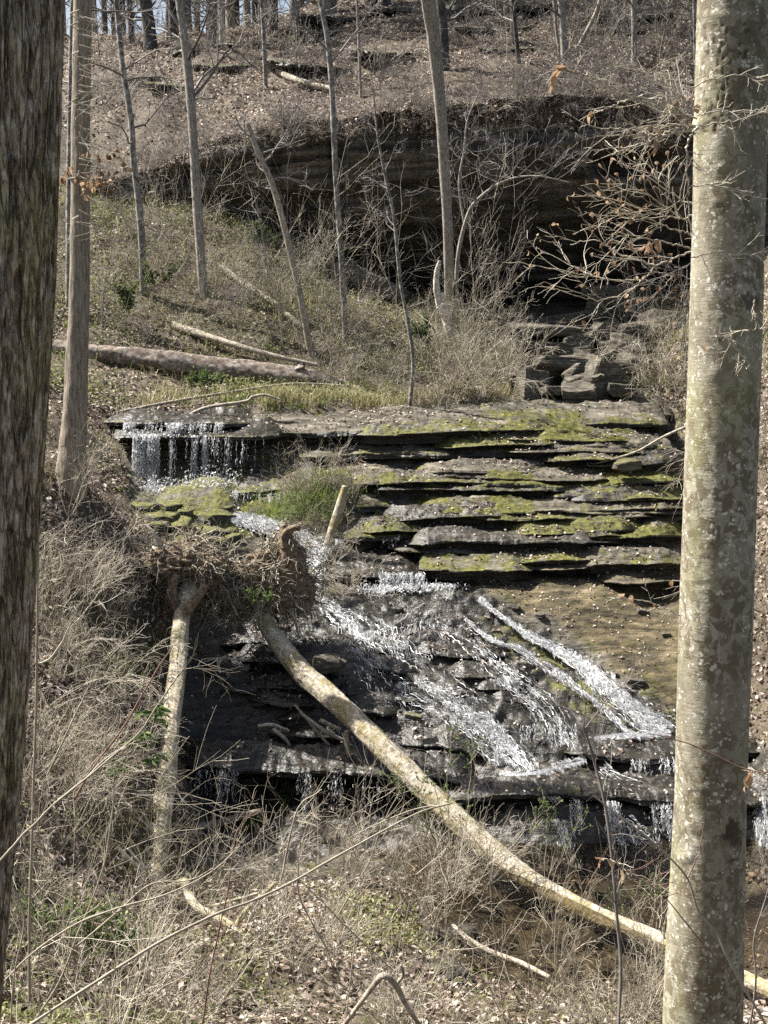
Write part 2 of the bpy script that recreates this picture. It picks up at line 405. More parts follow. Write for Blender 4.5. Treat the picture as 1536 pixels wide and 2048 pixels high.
# ------------------------------------------------------------------ terrain from spot heights
class Spots:
    def __init__(s, W, c=0.8):
        W = np.asarray(W, float); s.W = W[:, :2]; s.c = c
        D = np.sqrt(((s.W[:, None] - s.W[None]) ** 2).sum(-1) + c * c)
        n = len(W); A = np.zeros((n + 3, n + 3)); A[:n, :n] = -D - np.eye(n) * 1e-4; A[:n, n] = 1; A[:n, n + 1:] = s.W
        A[n, :n] = 1; A[n + 1:, :n] = s.W.T
        s.k = np.linalg.solve(A, np.concatenate([W[:, 2], [0, 0, 0]]))
    def __call__(s, x, y):
        x = np.asarray(x, float); y = np.asarray(y, float); n = len(s.W); out = s.k[n] + s.k[n + 1] * x + s.k[n + 2] * y
        for i in range(n): out = out - s.k[i] * np.sqrt((x - s.W[i, 0]) ** 2 + (y - s.W[i, 1]) ** 2 + s.c * s.c)
        return out

def inpoly(px, py, poly):
    poly = np.asarray(poly, float); r = np.zeros(px.shape, bool); n = len(poly); j = n - 1
    for i in range(n):
        xi, yi = poly[i]; xj, yj = poly[j]
        c = ((yi > py) != (yj > py)) & (px < (xj - xi) * (py - yi) / (yj - yi + 1e-12) + xi)
        r ^= c; j = i
    return r

low_px = [
 # near bank
 (768,2048,11.2),(400,2048,10.6),(0,2048,9.4),(-300,2048,8.2),(1100,2048,12.0),(1350,2048,12.6),(1700,2048,12),
 (200,1950,11.6),(400,1900,12.6),(600,1900,13.0),(800,1870,13.8),(950,1960,13.4),(0,1800,11.5),
 (100,1700,13.2),(330,1780,14.4),(480,1780,14.9),(640,1780,15.2),(780,1760,15.8),
 (60,1400,15.6),(200,1400,16.8),(320,1450,17.5),(330,1620,16.3),(100,1100,19.2),(250,1180,19.8),(330,1230,20.2),(230,1560,15.6),
 (130,950,20.6),(240,1000,22.6),(-150,1500,12.6),(-200,1100,17),(-400,1300,13),(-300,800,24),(-500,900,22),
 # below the dark ledge
 (420,1635,17.6),(560,1640,17.7),(700,1640,17.7),(840,1650,17.5),(940,1700,17.0),
 (450,1690,16.6),(650,1700,16.6),(560,1740,15.8),
 # sloping slab
 (380,1530,18.9),(560,1535,18.9),(740,1535,18.9),(860,1545,18.7),(380,1400,19.5),(560,1400,19.6),(700,1400,19.6),
 (400,1260,21.0),(600,1240,21.5),(760,1200,22.2),(600,1320,20.4),(780,1320,20.5),(900,1165,22.7),(1000,1165,22.8),(1200,1180,22.6),(1400,1180,22.4),
 (900,1300,20.9),(1050,1300,21.0),(1200,1300,21.2),(1380,1360,20.6),(900,1450,19.2),(1050,1450,19.2),(1200,1450,19.3),(1330,1455,19.4),(1290,1380,20.1),
 (1000,1530,18.5),(1100,1540,18.3),(1200,1500,18.8),(1340,1500,18.7),(1480,1500,18.9),
 (1060,1575,17.7),(1180,1590,17.6),(1320,1600,17.7),(1480,1600,17.6),
 (1020,1760,16.7),(1150,1770,16.6),(1340,1770,16.7),(1480,1760,16.8),(1100,1660,17.1),(1300,1670,17.2),
 (900,1820,15.5),(1050,1850,15.35),(1200,1860,15.3),(1350,1870,15.3),(1150,1930,14.5),(1300,1950,14.5),(1550,1900,15),
 # behind the root plates, creek flat
 (470,1060,23.6),(560,1080,23.6),(650,1130,23.2),(700,1150,23.0),(640,1060,24.0),(380,1080,22.4),(420,1020,24.2),(300,992,25.0),(450,992,25.2),(600,968,25.2),(660,962,25.1),(640,1000,24.6),(580,1008,24.6),(695,1000,24.7),(620,1035,24.2),
 # behind the stepped ledges
 (800,1165,23.2),(1000,1120,24.1),(1200,1110,24.2),(1380,1110,24.0),(800,1060,25),(1000,1050,25.2),(1200,1030,25.3),(1370,1010,25.2),
 (850,950,26.7),(1050,945,26.8),(1250,930,26.9),(1380,920,26.8),(900,890,27.7),(1200,880,27.8),(1350,850,28.2),
 (260,880,26.9),(370,880,26.9),(480,885,26.9),(600,900,26.9),(720,905,26.9),
 (260,832,27.6),(370,830,27.6),(480,832,27.6),(620,826,27.6),(740,826,27.6),(150,850,24.6),
 (300,812,28.3),(600,800,28.8),(750,808,28.6),(900,808,28.8),(1100,805,29.0),(1250,800,29.0),
 # hillside and talus
 (150,760,29.0),(400,775,30.0),(650,780,30.2),(900,770,30.6),(150,690,31.6),(330,660,32.6),(300,600,34),(200,400,38.6),(330,420,38.8),(450,445,38.6),(600,505,39),(600,640,33.6),(450,550,35.6),
 (720,585,38.6),(750,680,33.2),(860,650,35.8),(930,615,39),(1000,640,38.2),(1100,690,35.8),(1150,740,33),(1120,650,38),(1220,640,38),(1300,700,34.5),
 (1340,790,29.2),(1350,700,32.5),(1400,860,27.2),(1520,900,24.5),(1510,1150,21.5),(1520,700,28.5),(1560,500,35),(1750,700,26),(1750,1000,21),(1750,1400,17.5),(1750,400,36),(1400,560,38.5),
 (-100,650,31),(-300,500,33),(50,380,38.6),
]
low = [P(*q) for q in low_px]
low += [(0,0,-1.7),(-3,0,-1.3),(4,0,-2.4),(-1.6,5,-4.3),(2,7.3,-5.6),(0,5,-4.5),(8,5,-5),(-8,5,-3.4),(9,10,-6),(0,2,-2.9),(-2,8,-5.0),(-9,0,0),(12,0,-2.5),
        (-14,10,0),(-18,20,3),(-18,32,6),(14,14,-4),(17,22,-1),(17,34,3),
        (0,44,-.2),(3,48,-.1),(7,48,-.1),(-4,44,.6),(10,44,.2),(-8,46,2),(-14,44,4)]
gz_low = Spots(low)

def axis(parts):
    out = []
    for a, b, s in parts: out += list(np.arange(a, b - 1e-6, s))
    return np.array(out + [parts[-1][1]])
gx = axis([(-24, -9, .35), (-9, -5, .12), (-5, 6.2, .045), (6.2, 9, .12), (9, 22, .35)])
gy = axis([(-4, 8, .35), (8, 15, .09), (15, 24, .042), (24, 28.5, .07), (28.5, 40, .13), (40, 49, .4)])
GX, GY = np.meshgrid(gx, gy)
GZ = gz_low(GX, GY)
EPX, EPY = proj(np.stack([GX, GY, GZ], -1))
w3 = np.stack([GX, GY, 0 * GX], -1)
jx = 26 * fbm(w3 * 1.7, 3, 41); jy = 20 * fbm(w3 * 1.7, 3, 42)
ROCK = [(345,1215),(430,1205),(560,1215),(560,1120),(420,1120),(340,1090),(290,1030),(250,1000),(250,820),(480,818),(760,824),(1000,812),(1350,808),(1372,1000),(1400,1200),(1420,1480),(1560,1500),(1560,1740),(1000,1775),(900,1700),(760,1760),(560,1765),(400,1720),(350,1450)]
WET = [(372,1225),(560,1230),(640,1190),(760,1150),(900,1150),(985,1180),(1100,1270),(1230,1330),(1370,1460),(1560,1500),(1560,1900),(950,1800),(820,1690),(600,1720),(380,1700),(360,1500)]
TANP = [(905,1158),(1000,1150),(1400,1150),(1420,1420),(1330,1400),(1240,1330),(1090,1230),(985,1180)]
def soft(poly): 
    m = inpoly(EPX + jx, EPY + jy, poly).astype(float)
    for _ in range(2):
        m[1:-1, 1:-1] = (m[1:-1, 1:-1] * 2 + m[:-2, 1:-1] + m[2:, 1:-1] + m[1:-1, :-2] + m[1:-1, 2:]) / 6
    return m
inview = (GY > 8)
rockm = soft(ROCK) * inview; rockm = rockm * (1 - soft([(565,955),(700,950),(708,1040),(640,1062),(560,1035)])); wet = soft(WET) * inview; tan = soft(TANP) * inview
moss = np.clip(.42 + .0 * wet - .15 * wet + .25 * soft([(930,1230),(1060,1240),(1240,1400),(1200,1460),(1060,1340),(940,1260)]) + .35 * soft([(640,1010),(430,1000),(320,1000),(330,1060),(480,1080),(560,1060)]) + .2 * soft([(1100,1350),(1400,1330),(1420,1480),(1250,1450)]), 0, 1)

def bedding(x, y, z, amp=1.0):
    """thin broken sandstone beds: offsets z towards stair treads"""
    p = np.stack([x, y, 0 * x], -1)
    wob = .20 * fbm(p * np.array([.55, .9, 1]), 3, 51) + .12 * fbm(p * 1.9, 3, 52) + .07 * fbm(p * 4.7, 3, 58)
    out = 0
    for h, a, sd in ((.20, .62, 0), (.071, .62, 5)):
        q = (z + wob * (1 + sd * .1)) / h; fq = np.floor(q); r = q - fq
        sh = np.where(r < .62, r * .12, .0744 + (r - .62) / .38 * .9256)
        out = out + a * (fq + sh - q) * h
    out = out + .030 * fbm(p * 6, 3, 53) + .022 * fbm(p * 17, 2, 54)
    return out * amp
flatm = soft([(800,1790),(1000,1775),(1560,1775),(1560,1990),(1250,2000),(1000,1960),(820,1880)])
relief = bedding(GX, GY, GZ) * rockm * (1 - .55 * tan) * (1 + .45 * wet) + (1 - rockm) * (.17 * fbm(w3 * 1.3, 4, 61) + .06 * fbm(w3 * 5, 3, 62)) * (1 - .1 * flatm)
# hollow bed round the near camera stays smooth
GZ = GZ + relief
soil = 1 - rockm
mk('ground', np.stack([GX, GY, GZ], -1), gridq(len(gy), len(gx)), None, M['rock'], None, True,
   {'wet': wet, 'soil': np.clip(soil - .35 * flatm, 0, 1), 'tan': np.clip(tan + .1 * flatm, 0, 1), 'moss': moss})['kind'] = 'structure'

def bilin(ax, ay, G):
    def f(x, y):
        x = np.clip(x, ax[0], ax[-1] - 1e-6); y = np.clip(y, ay[0], ay[-1] - 1e-6)
        i = np.searchsorted(ax, x, 'right') - 1; j = np.searchsorted(ay, y, 'right') - 1
        i = np.clip(i, 0, len(ax) - 2); j = np.clip(j, 0, len(ay) - 2)
        u = (x - ax[i]) / (ax[i + 1] - ax[i]); v = (y - ay[j]) / (ay[j + 1] - ay[j])
        return (G[j, i] * (1 - u) + G[j, i + 1] * u) * (1 - v) + (G[j + 1, i] * (1 - u) + G[j + 1, i + 1] * u) * v
    return f
zlow = bilin(gx, gy, GZ)

def hit(px, py, zf=None, y0=7.0, y1=48.0):
    """where the sight line through a photo point meets the terrain"""
    zf = zf or zlow
    px = np.atleast_1d(np.asarray(px, float)); py = np.atleast_1d(np.asarray(py, float))
    ys = np.arange(y0, y1, .08); gp = None; res = np.full(len(px), np.nan)
    for y in ys:
        q = P(px, py, np.full(len(px), y)); g = q[:, 2] - zf(q[:, 0], q[:, 1]); m = np.isnan(res) & (g <= 0)
        res[m] = y - .08 * (g[m] / np.minimum(g[m] - gp[m], -1e-6) if y > y0 else 0); gp = g
    bad = np.isnan(res); res[bad] = y1
    q = P(px, py, res); q[:, 2] = np.where(bad, q[:, 2], zf(q[:, 0], q[:, 1])); return q
def hit1(px, py, zf=None, **k): return hit([px], [py], zf, **k)[0]

# ------------------------------------------------------------------ cliff with the rock shelter
cl = [ # px, bottom (py, Y), brow (py, Y)
 (-120,(400,38.4),(372,39.2)),(150,(402,39.2),(384,39.6)),(300,(425,40.0),(332,39.4)),(450,(450,41.4),(272,38.8)),(600,(510,43.2),(246,38.2)),(800,(600,45.2),(222,37.8)),
 (1000,(640,46.6),(195,37.5)),(1200,(645,46.8),(188,37.4)),(1350,(640,45.4),(235,37.2)),(1450,(640,41.5),(300,36.8)),(1620,(600,37),(330,36.4)),(1800,(560,36.4),(340,36.2))]
cpx = np.array([c[0] for c in cl], float)
pxs = np.linspace(-120, 1800, 520)
ip = lambda v: np.interp(pxs, cpx, v)
B = P(pxs, ip([c[1][0] for c in cl]) + 14, ip([c[1][1] for c in cl])); B[:, 2] -= .3
T_ = P(pxs, ip([c[2][0] for c in cl]) + 14 * n1(pxs / 70., 71) + 9 * n1(pxs / 16., 73), ip([c[2][1] for c in cl]))
T_[:, 1] += .8 * n1(pxs / 45., 72) + .3 * n1(pxs / 11., 74)
ns = 190; s = np.linspace(0, 1, ns)[:, None]
yb, yt = B[None, :, 1], T_[None, :, 1]
prof = np.where(s < .5, .5 * (s / .5) ** 1.7 * .62, .31 + (s - .5) / .5 * .69)
prof = .45 * np.clip(s / .62, 0, 1) ** .85 + .40 * np.clip(s / .8, 0, 1) + .15 * s
CY = yb + (yt - yb) * prof; CX = B[None, :, 0] + (T_[None, :, 0] - B[None, :, 0]) * prof; CZ = B[None, :, 2] + (T_[None, :, 2] - B[None, :, 2]) * s
pp = np.stack([CX, CY, CZ], -1)
dip = CZ - .11 * CX * np.clip(s * 1.6, 0, 1)
lay = np.stack([CX * .22, CY * .1, dip * 3.2], -1)
bk = fbm(lay, 4, 75); bl = np.floor((dip + .25 * fbm(pp * .4, 2, 76)) / .38)
step = (_h(bl.astype(np.int64), (bl * 0).astype(np.int64), (bl * 0).astype(np.int64), 5) - .5)
env = np.minimum(1, (1 - s) * 8)
CY = CY + (.30 * bk + .30 * step + .5 * fbm(pp * .35, 3, 77) + .10 * fbm(pp * 2.2, 3, 78)) * env
# small alcove high on the right
qx, qy = proj(pp)
CY = CY + 1.5 * np.exp(-(((qx - 1280) / 95) ** 4 + ((qy - 322) / 26) ** 4))
csoil = np.clip((s - .80) / .2, 0, 1) + 0 * CX
mk('cliff', np.stack([CX, CY, CZ], -1), gridq(ns, len(pxs)), None, M['cliff'], None, True, {'soil': csoil})['kind'] = 'structure'

# ------------------------------------------------------------------ upper slope
up_px = [(150,200,44.5),(300,205,43.6),(500,190,42.6),(700,190,41.2),(900,160,40.4),(1100,150,40),(1300,175,39.6),(1500,260,38.6),
 (0,120,49),(200,95,50),(400,92,50.5),(600,90,48.5),(750,60,49),(900,70,46.5),(1050,70,46),(1250,90,44.5),(1400,150,42.5),(1550,150,43),
 (700,-20,56),(900,-60,56),(1100,-60,54),(1300,-40,52),(1550,0,50),(1700,100,45),(560,50,54),(-150,200,46),(-150,330,42)]
up = [P(*q) for q in up_px]
for i in range(0, 520, 24): up.append(T_[i])
up += [P(100,110,62), P(300,100,62), P(450,95,62), P(-200,110,60), P(620,60,64), P(1000,-160,66), P(1400,-200,66), (-30,80,9), (0,80,14), (30,80,20), (-12,80,9), (24,50,14), (-24,50,8), (24,38,6)]
gz_up = Spots(up)
ux = axis([(-30, -14, .5), (-14, 15, .13), (15, 30, .5)]); uv = np.concatenate([np.linspace(0, .25, 60)[:-1], np.linspace(.25, 1, 120)])
lipy = np.interp(ux, T_[:, 0], T_[:, 1]); UX = np.tile(ux, (len(uv), 1)); UY = lipy[None] + (84 - lipy[None]) * (uv ** 1.25)[:, None]
UZ = gz_up(UX, UY)
u3 = np.stack([UX, UY, 0 * UX], -1)
lipz = np.interp(ux, T_[:, 0], T_[:, 2])
bl_ = np.clip(1 - (UY - lipy[None]) / 1.2, 0, 1)
UZ = UZ * (1 - bl_) + lipz[None] * bl_ - .02
UZ = UZ + np.clip((UY - lipy[None]) / .6, 0, 1) * (.42 * fbm(u3 * .7, 4, 81) + .07 * fbm(u3 * 3, 3, 82))
mk('upper_slope', np.stack([UX, UY, UZ], -1), gridq(len(uv), len(ux)), None, M['rock'], None, True,
   {'wet': 0 * UX, 'soil': 1 + 0 * UX, 'tan': 0 * UX, 'moss': .3 + 0 * UX})['kind'] = 'structure'
def zup(x, y):
    z = gz_up(x, y); l = np.interp(x, T_[:, 0], T_[:, 1]); lz = np.interp(x, T_[:, 0], T_[:, 2])
    b = np.clip(1 - (y - l) / 1.2, 0, 1); z = z * (1 - b) + lz * b
    p3 = np.stack([np.asarray(x, float), np.asarray(y, float), 0 * np.asarray(x, float)], -1)
    z = z + np.clip((y - l) / .6, 0, 1) * (.42 * fbm(p3 * .7, 4, 81) + .07 * fbm(p3 * 3, 3, 82))
    return np.where(y < l, -50, z)
def hitup(px, py, y0=36.0, y1=80.0): return hit1(px, py, zup, y0=y0, y1=y1)

# ------------------------------------------------------------------ stepped ledges
def Yl(py): return np.interp(py, [820, 860, 1000, 1150, 1200], [27.2, 26.5, 24.6, 22.7, 22.0])
TOPS = []
def ledge(pts, face, Y=None, under=.45, back=1.3, tilt=.30, jag=.16, seed=0, wetv=0.0, mossv=.5, tanv=0.0, drop=.35, taper=(1, 1), soilv=0.0, dx=2.0, solid=.34, name='rock_ledge', mat=None):
    pts = np.asarray(pts, float); x0, x1 = pts[0, 0], pts[-1, 0]
    n = int((x1 - x0) / dx) + 1; px = np.linspace(x0, x1, n)
    py = np.interp(px, pts[:, 0], pts[:, 1])
    f = np.interp(px, [q[0] for q in face], [q[1] for q in face]) if isinstance(face, (list, tuple)) else np.full(n, float(face))
    Yv = Yl(py) if Y is None else (np.interp(px, [q[0] for q in Y], [q[1] for q in Y]) if isinstance(Y, (list, tuple)) else np.full(n, float(Y)))
    u = np.minimum(1, np.minimum((px - x0) / 45 if taper[0] else 9, (x1 - px) / 45 if taper[1] else 9)); u = np.clip(u, .0, 1) ** .6
    Yv = Yv + (1 - u) * .5
    L = P(px, py, Yv); d = f / F * Yv * (.25 + .75 * u)
    sx = L[:, 0] * 1.0 + seed * 13.7
    blocky = np.floor(n1(sx * .8, 3 + seed, 2) * 7) / 7 + .5 * np.floor(n1(sx * 2.6, 6 + seed, 2) * 5) / 5
    jg = jag * (1.1 * n1(sx * .7, seed, 2) + .9 * blocky + .5 * n1(sx * 4, seed + 1, 3))
    L[:, 2] += .02 * n1(sx * 1.1, seed + 2, 3) + .012 * n1(sx * 5, seed + 4, 2)
    rows = []; istop = []
    for t in np.concatenate([np.linspace(1, .1, 16), [.06, .03]]):
        rows.append((t * back, t * back * tilt, 1)); istop.append(1)
    rows += [(.008, -.002, .7), (-.004, -.08, .5)]
    nf = 7
    for k in range(1, nf + 1): rows.append((.0, -.08 - solid * k / nf, 1.0))
    rows += [(.12, -.12 - solid, .7), (.5 * under, -.17 - solid, .5), (under, -.95, .4), (under + .03, -1.4, 0), (under + .02, -2.2, 0)]
    V = []
    for i, (dy, dz, am) in enumerate(rows):
        Q = L.copy(); top = i < 18
        if top:
            Q[:, 1] += dy + jg * math.exp(-(dy / .22) ** 2) - .10 * jag * (i % 2); Q[:, 2] += dz
            p3 = np.stack([Q[:, 0] + seed * 9, Q[:, 1] * 1.4, 0 * Q[:, 0]], -1)
            Q[:, 2] += (.10 * np.floor(fbm(p3 * 1.1, 3, 91) * 5) / 5 + .035 * fbm(p3 * 5, 3, 92)) * min(1, dy / .15) + .012 * fbm(p3 * 13, 2, 95)
        else:
            dd = d if dz > -1 else d * 1.0
            Q[:, 1] += dy + jg; Q[:, 2] += dz * dd - (drop * .4 if dz < -1 else 0) - (drop if dz < -2 else 0)
            p3 = np.stack([Q[:, 0] * 1.6 + seed * 9, 0 * Q[:, 0], Q[:, 2] * 9], -1)
            Q[:, 1] += am * (.10 * fbm(p3, 3, 93 + seed) + .09 * np.floor(fbm(p3 * .6, 2, 94 + seed) * 6) / 6) * np.minimum(1, d / .1)
        V.append(Q)
    V = np.stack(V)
    nr = len(rows); z1 = np.ones((nr, n)); wet_shade = np.array([wetv if i < 19 else max(wetv, .9) for i in range(nr)])[:, None] * z1  # below the lip: faces and recess blackened as painted undercut shade, through the wet mask
    mv = np.array([mossv - .22 * min(1, max(0, r_[0] - .15) / .5) if r_[1] > -.5 and i < 18 else (mossv + .22 if i < 19 else mossv - .1) for i, r_ in enumerate(rows)])[:, None] * z1
    o = mk(name, V, gridq(nr, n), None, mat or M['rock'], None, True, {'wet': wet_shade, 'soil': z1 * soilv, 'tan': z1 * tanv, 'moss': mv})
    o['kind'] = 'structure'
    TOPS.append((V[:18], px, py, seed)); return V

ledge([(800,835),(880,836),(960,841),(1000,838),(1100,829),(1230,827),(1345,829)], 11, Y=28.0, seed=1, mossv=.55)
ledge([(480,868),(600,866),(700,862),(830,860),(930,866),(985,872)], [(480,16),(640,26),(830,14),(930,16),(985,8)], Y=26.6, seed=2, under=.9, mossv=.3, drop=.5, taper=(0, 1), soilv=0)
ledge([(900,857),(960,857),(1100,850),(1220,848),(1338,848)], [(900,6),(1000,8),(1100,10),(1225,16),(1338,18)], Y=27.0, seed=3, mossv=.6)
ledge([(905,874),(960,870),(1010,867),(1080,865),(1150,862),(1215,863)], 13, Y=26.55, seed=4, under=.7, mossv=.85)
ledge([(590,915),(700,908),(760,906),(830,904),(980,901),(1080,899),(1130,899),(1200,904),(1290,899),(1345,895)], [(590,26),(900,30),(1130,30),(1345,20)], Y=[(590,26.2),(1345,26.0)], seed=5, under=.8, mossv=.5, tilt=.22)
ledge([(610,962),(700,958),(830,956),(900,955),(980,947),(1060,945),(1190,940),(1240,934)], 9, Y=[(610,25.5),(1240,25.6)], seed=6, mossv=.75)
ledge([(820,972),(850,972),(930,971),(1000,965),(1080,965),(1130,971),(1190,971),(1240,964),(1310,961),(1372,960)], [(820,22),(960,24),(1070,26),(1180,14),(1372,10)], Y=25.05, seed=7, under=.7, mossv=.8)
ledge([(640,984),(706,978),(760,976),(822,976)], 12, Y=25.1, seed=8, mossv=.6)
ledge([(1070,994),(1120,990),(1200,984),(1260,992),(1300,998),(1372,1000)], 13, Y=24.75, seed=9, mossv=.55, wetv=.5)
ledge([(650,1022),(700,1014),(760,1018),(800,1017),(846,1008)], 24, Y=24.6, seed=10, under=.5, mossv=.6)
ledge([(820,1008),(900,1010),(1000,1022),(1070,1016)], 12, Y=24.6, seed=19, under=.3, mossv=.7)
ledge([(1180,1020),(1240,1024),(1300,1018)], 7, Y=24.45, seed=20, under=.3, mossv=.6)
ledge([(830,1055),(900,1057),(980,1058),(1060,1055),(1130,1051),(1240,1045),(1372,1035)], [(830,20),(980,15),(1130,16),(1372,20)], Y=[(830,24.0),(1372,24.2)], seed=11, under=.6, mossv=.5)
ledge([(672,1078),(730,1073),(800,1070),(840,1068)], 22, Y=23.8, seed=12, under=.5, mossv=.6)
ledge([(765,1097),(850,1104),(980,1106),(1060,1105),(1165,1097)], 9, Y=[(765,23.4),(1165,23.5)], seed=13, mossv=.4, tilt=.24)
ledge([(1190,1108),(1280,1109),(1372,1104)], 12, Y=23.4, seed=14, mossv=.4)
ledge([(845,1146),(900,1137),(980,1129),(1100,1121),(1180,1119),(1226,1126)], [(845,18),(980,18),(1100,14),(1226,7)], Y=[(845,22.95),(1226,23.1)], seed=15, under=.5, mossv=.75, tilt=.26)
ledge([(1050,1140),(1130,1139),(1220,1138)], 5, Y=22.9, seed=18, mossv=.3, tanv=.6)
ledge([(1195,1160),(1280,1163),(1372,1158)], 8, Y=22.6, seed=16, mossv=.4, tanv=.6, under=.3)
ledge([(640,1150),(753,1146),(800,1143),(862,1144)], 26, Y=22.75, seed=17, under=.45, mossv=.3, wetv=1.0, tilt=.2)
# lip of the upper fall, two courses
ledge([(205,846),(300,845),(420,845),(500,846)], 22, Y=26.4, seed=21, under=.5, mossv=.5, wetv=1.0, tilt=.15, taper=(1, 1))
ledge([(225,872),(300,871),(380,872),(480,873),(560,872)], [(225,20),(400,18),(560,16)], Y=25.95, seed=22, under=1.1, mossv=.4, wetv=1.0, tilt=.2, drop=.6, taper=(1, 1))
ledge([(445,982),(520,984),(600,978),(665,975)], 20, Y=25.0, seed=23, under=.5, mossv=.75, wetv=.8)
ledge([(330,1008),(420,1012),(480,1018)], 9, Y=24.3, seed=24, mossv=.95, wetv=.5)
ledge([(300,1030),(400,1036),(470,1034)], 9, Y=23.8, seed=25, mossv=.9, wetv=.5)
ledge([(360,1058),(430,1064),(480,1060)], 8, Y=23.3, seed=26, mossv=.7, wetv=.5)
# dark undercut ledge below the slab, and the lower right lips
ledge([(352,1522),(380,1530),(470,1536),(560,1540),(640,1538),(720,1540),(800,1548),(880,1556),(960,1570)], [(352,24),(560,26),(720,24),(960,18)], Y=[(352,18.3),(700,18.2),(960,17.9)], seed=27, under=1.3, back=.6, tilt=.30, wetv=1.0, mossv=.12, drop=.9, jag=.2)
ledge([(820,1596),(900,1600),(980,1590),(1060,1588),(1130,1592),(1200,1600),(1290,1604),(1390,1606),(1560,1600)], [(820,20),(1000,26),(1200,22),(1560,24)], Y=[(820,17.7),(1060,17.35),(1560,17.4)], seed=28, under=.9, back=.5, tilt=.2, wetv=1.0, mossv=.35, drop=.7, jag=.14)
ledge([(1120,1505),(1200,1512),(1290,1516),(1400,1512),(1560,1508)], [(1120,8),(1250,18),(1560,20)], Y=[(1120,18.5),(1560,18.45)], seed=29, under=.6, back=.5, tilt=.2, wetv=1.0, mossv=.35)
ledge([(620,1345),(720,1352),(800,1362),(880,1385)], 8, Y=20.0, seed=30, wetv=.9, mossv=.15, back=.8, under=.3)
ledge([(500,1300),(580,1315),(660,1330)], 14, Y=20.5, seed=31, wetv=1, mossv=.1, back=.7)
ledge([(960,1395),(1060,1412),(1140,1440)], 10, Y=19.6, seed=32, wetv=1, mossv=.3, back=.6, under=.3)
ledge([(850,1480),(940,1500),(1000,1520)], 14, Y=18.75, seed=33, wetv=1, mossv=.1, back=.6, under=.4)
# outcrops on the upper slope
for i, (pts, f, Yy) in enumerate([([(290,168),(340,172),(400,178)], 10, 45.5), ([(380,130),(440,134),(500,130)], 9, 48), ([(330,118),(370,96),(410,100)], 12, 48.5), ([(530,120),(620,132),(700,140)], 13, 46.0),
      ([(880,8),(960,14),(1060,14),(1120,6)], 18, 50.5), ([(740,22),(800,16),(860,18)], 12, 51), ([(910,52),(990,58),(1060,54)], 12, 48), ([(1150,62),(1230,58),(1290,64)], 10, 47), ([(560,60),(640,66),(700,60)], 10, 48), ([(700,100),(770,108),(850,104)], 9, 45), ([(960,96),(1010,100),(1070,96)], 8, 44), ([(1180,30),(1250,34),(1350,26)], 12, 49), ([(230,150),(280,156),(320,152)], 7, 46), ([(430,92),(490,86),(550,90)], 8, 48), ([(600,30),(680,36),(760,30)], 10, 50)]):
    ledge(pts, [(pts[0][0], f * 1.5), (pts[-1][0], f * 1.5)], Y=float(hitup(pts[1][0], pts[1][1] + f)[1]) - .15, seed=40 + i, mossv=.55, under=.7, back=1.6, tilt=.25, jag=.3, drop=.6, dx=1.2)

lr = np.random.default_rng(404)
for i in range(34):
    x0 = lr.uniform(690, 1180); ln = lr.uniform(140, 420); y0_ = lr.uniform(862, 1142)
    if x0 + ln > 1372: ln = 1372 - x0
    sl_ = lr.uniform(-.03, .02)
    k = int(lr.integers(4, 7)); xx = np.linspace(x0, x0 + ln, k)
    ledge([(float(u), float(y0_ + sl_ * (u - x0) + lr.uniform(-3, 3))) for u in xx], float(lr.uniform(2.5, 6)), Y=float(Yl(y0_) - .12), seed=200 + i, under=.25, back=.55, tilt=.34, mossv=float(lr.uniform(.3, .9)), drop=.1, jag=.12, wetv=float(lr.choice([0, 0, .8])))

for i in range(24):
    x0 = lr.uniform(380, 900); ln = lr.uniform(70, 240); y0_ = lr.uniform(1240, 1520); k = 5; xx = np.linspace(x0, x0 + ln, k); sl_ = lr.uniform(-.02, .10)
    yy = [float(y0_ + sl_ * (u - x0) + lr.uniform(-4, 4)) for u in xx]; hh = hit1(x0 + ln / 2, yy[2])
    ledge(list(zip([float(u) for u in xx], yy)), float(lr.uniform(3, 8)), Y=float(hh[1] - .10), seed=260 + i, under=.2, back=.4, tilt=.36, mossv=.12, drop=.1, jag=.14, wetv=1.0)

# ------------------------------------------------------------------ trees
def path_px(pts, Y):
    pts = np.asarray(pts, float); Yv = np.full(len(pts), float(Y)) if np.isscalar(Y) else np.asarray(Y, float)
    return P(pts[:, 0], pts[:, 1], Yv)

def limbs(mb, starts, dirs, lens, r0, levels=2, n1_=4, n2_=3, up=.05, wob=.16, seed=0, tw=.004, k0=7):
    r = np.random.default_rng(seed)
    pts = grow(starts, dirs, lens, k0, wob, up, r); R = np.asarray(r0)[:, None] * np.linspace(1, .25, k0)[None]
    mb.tubes(pts, np.maximum(R, tw), 5)
    if levels >= 1:
        s, d, t = spawn(pts, n1_, .2, 1, .9, r); ln = np.repeat(lens, n1_) * r.uniform(.25, .55, len(s))
        p1 = grow(s, d, ln, 5, .2, up, r); r1 = np.repeat(r0, n1_) * .38
        mb.tubes(p1, np.maximum(r1[:, None] * np.linspace(1, .35, 5)[None], tw), 4)
        if levels >= 2:
            s, d, t = spawn(p1, n2_, .2, 1, .9, r); l2 = np.repeat(ln, n2_) * r.uniform(.3, .6, len(s))
            p2 = grow(s, d, l2, 4, .22, up, r)
            mb.tubes(p2, np.full((len(p2), 4), 1.0) * np.linspace(1.1, .7, 4)[None] * tw, 3)

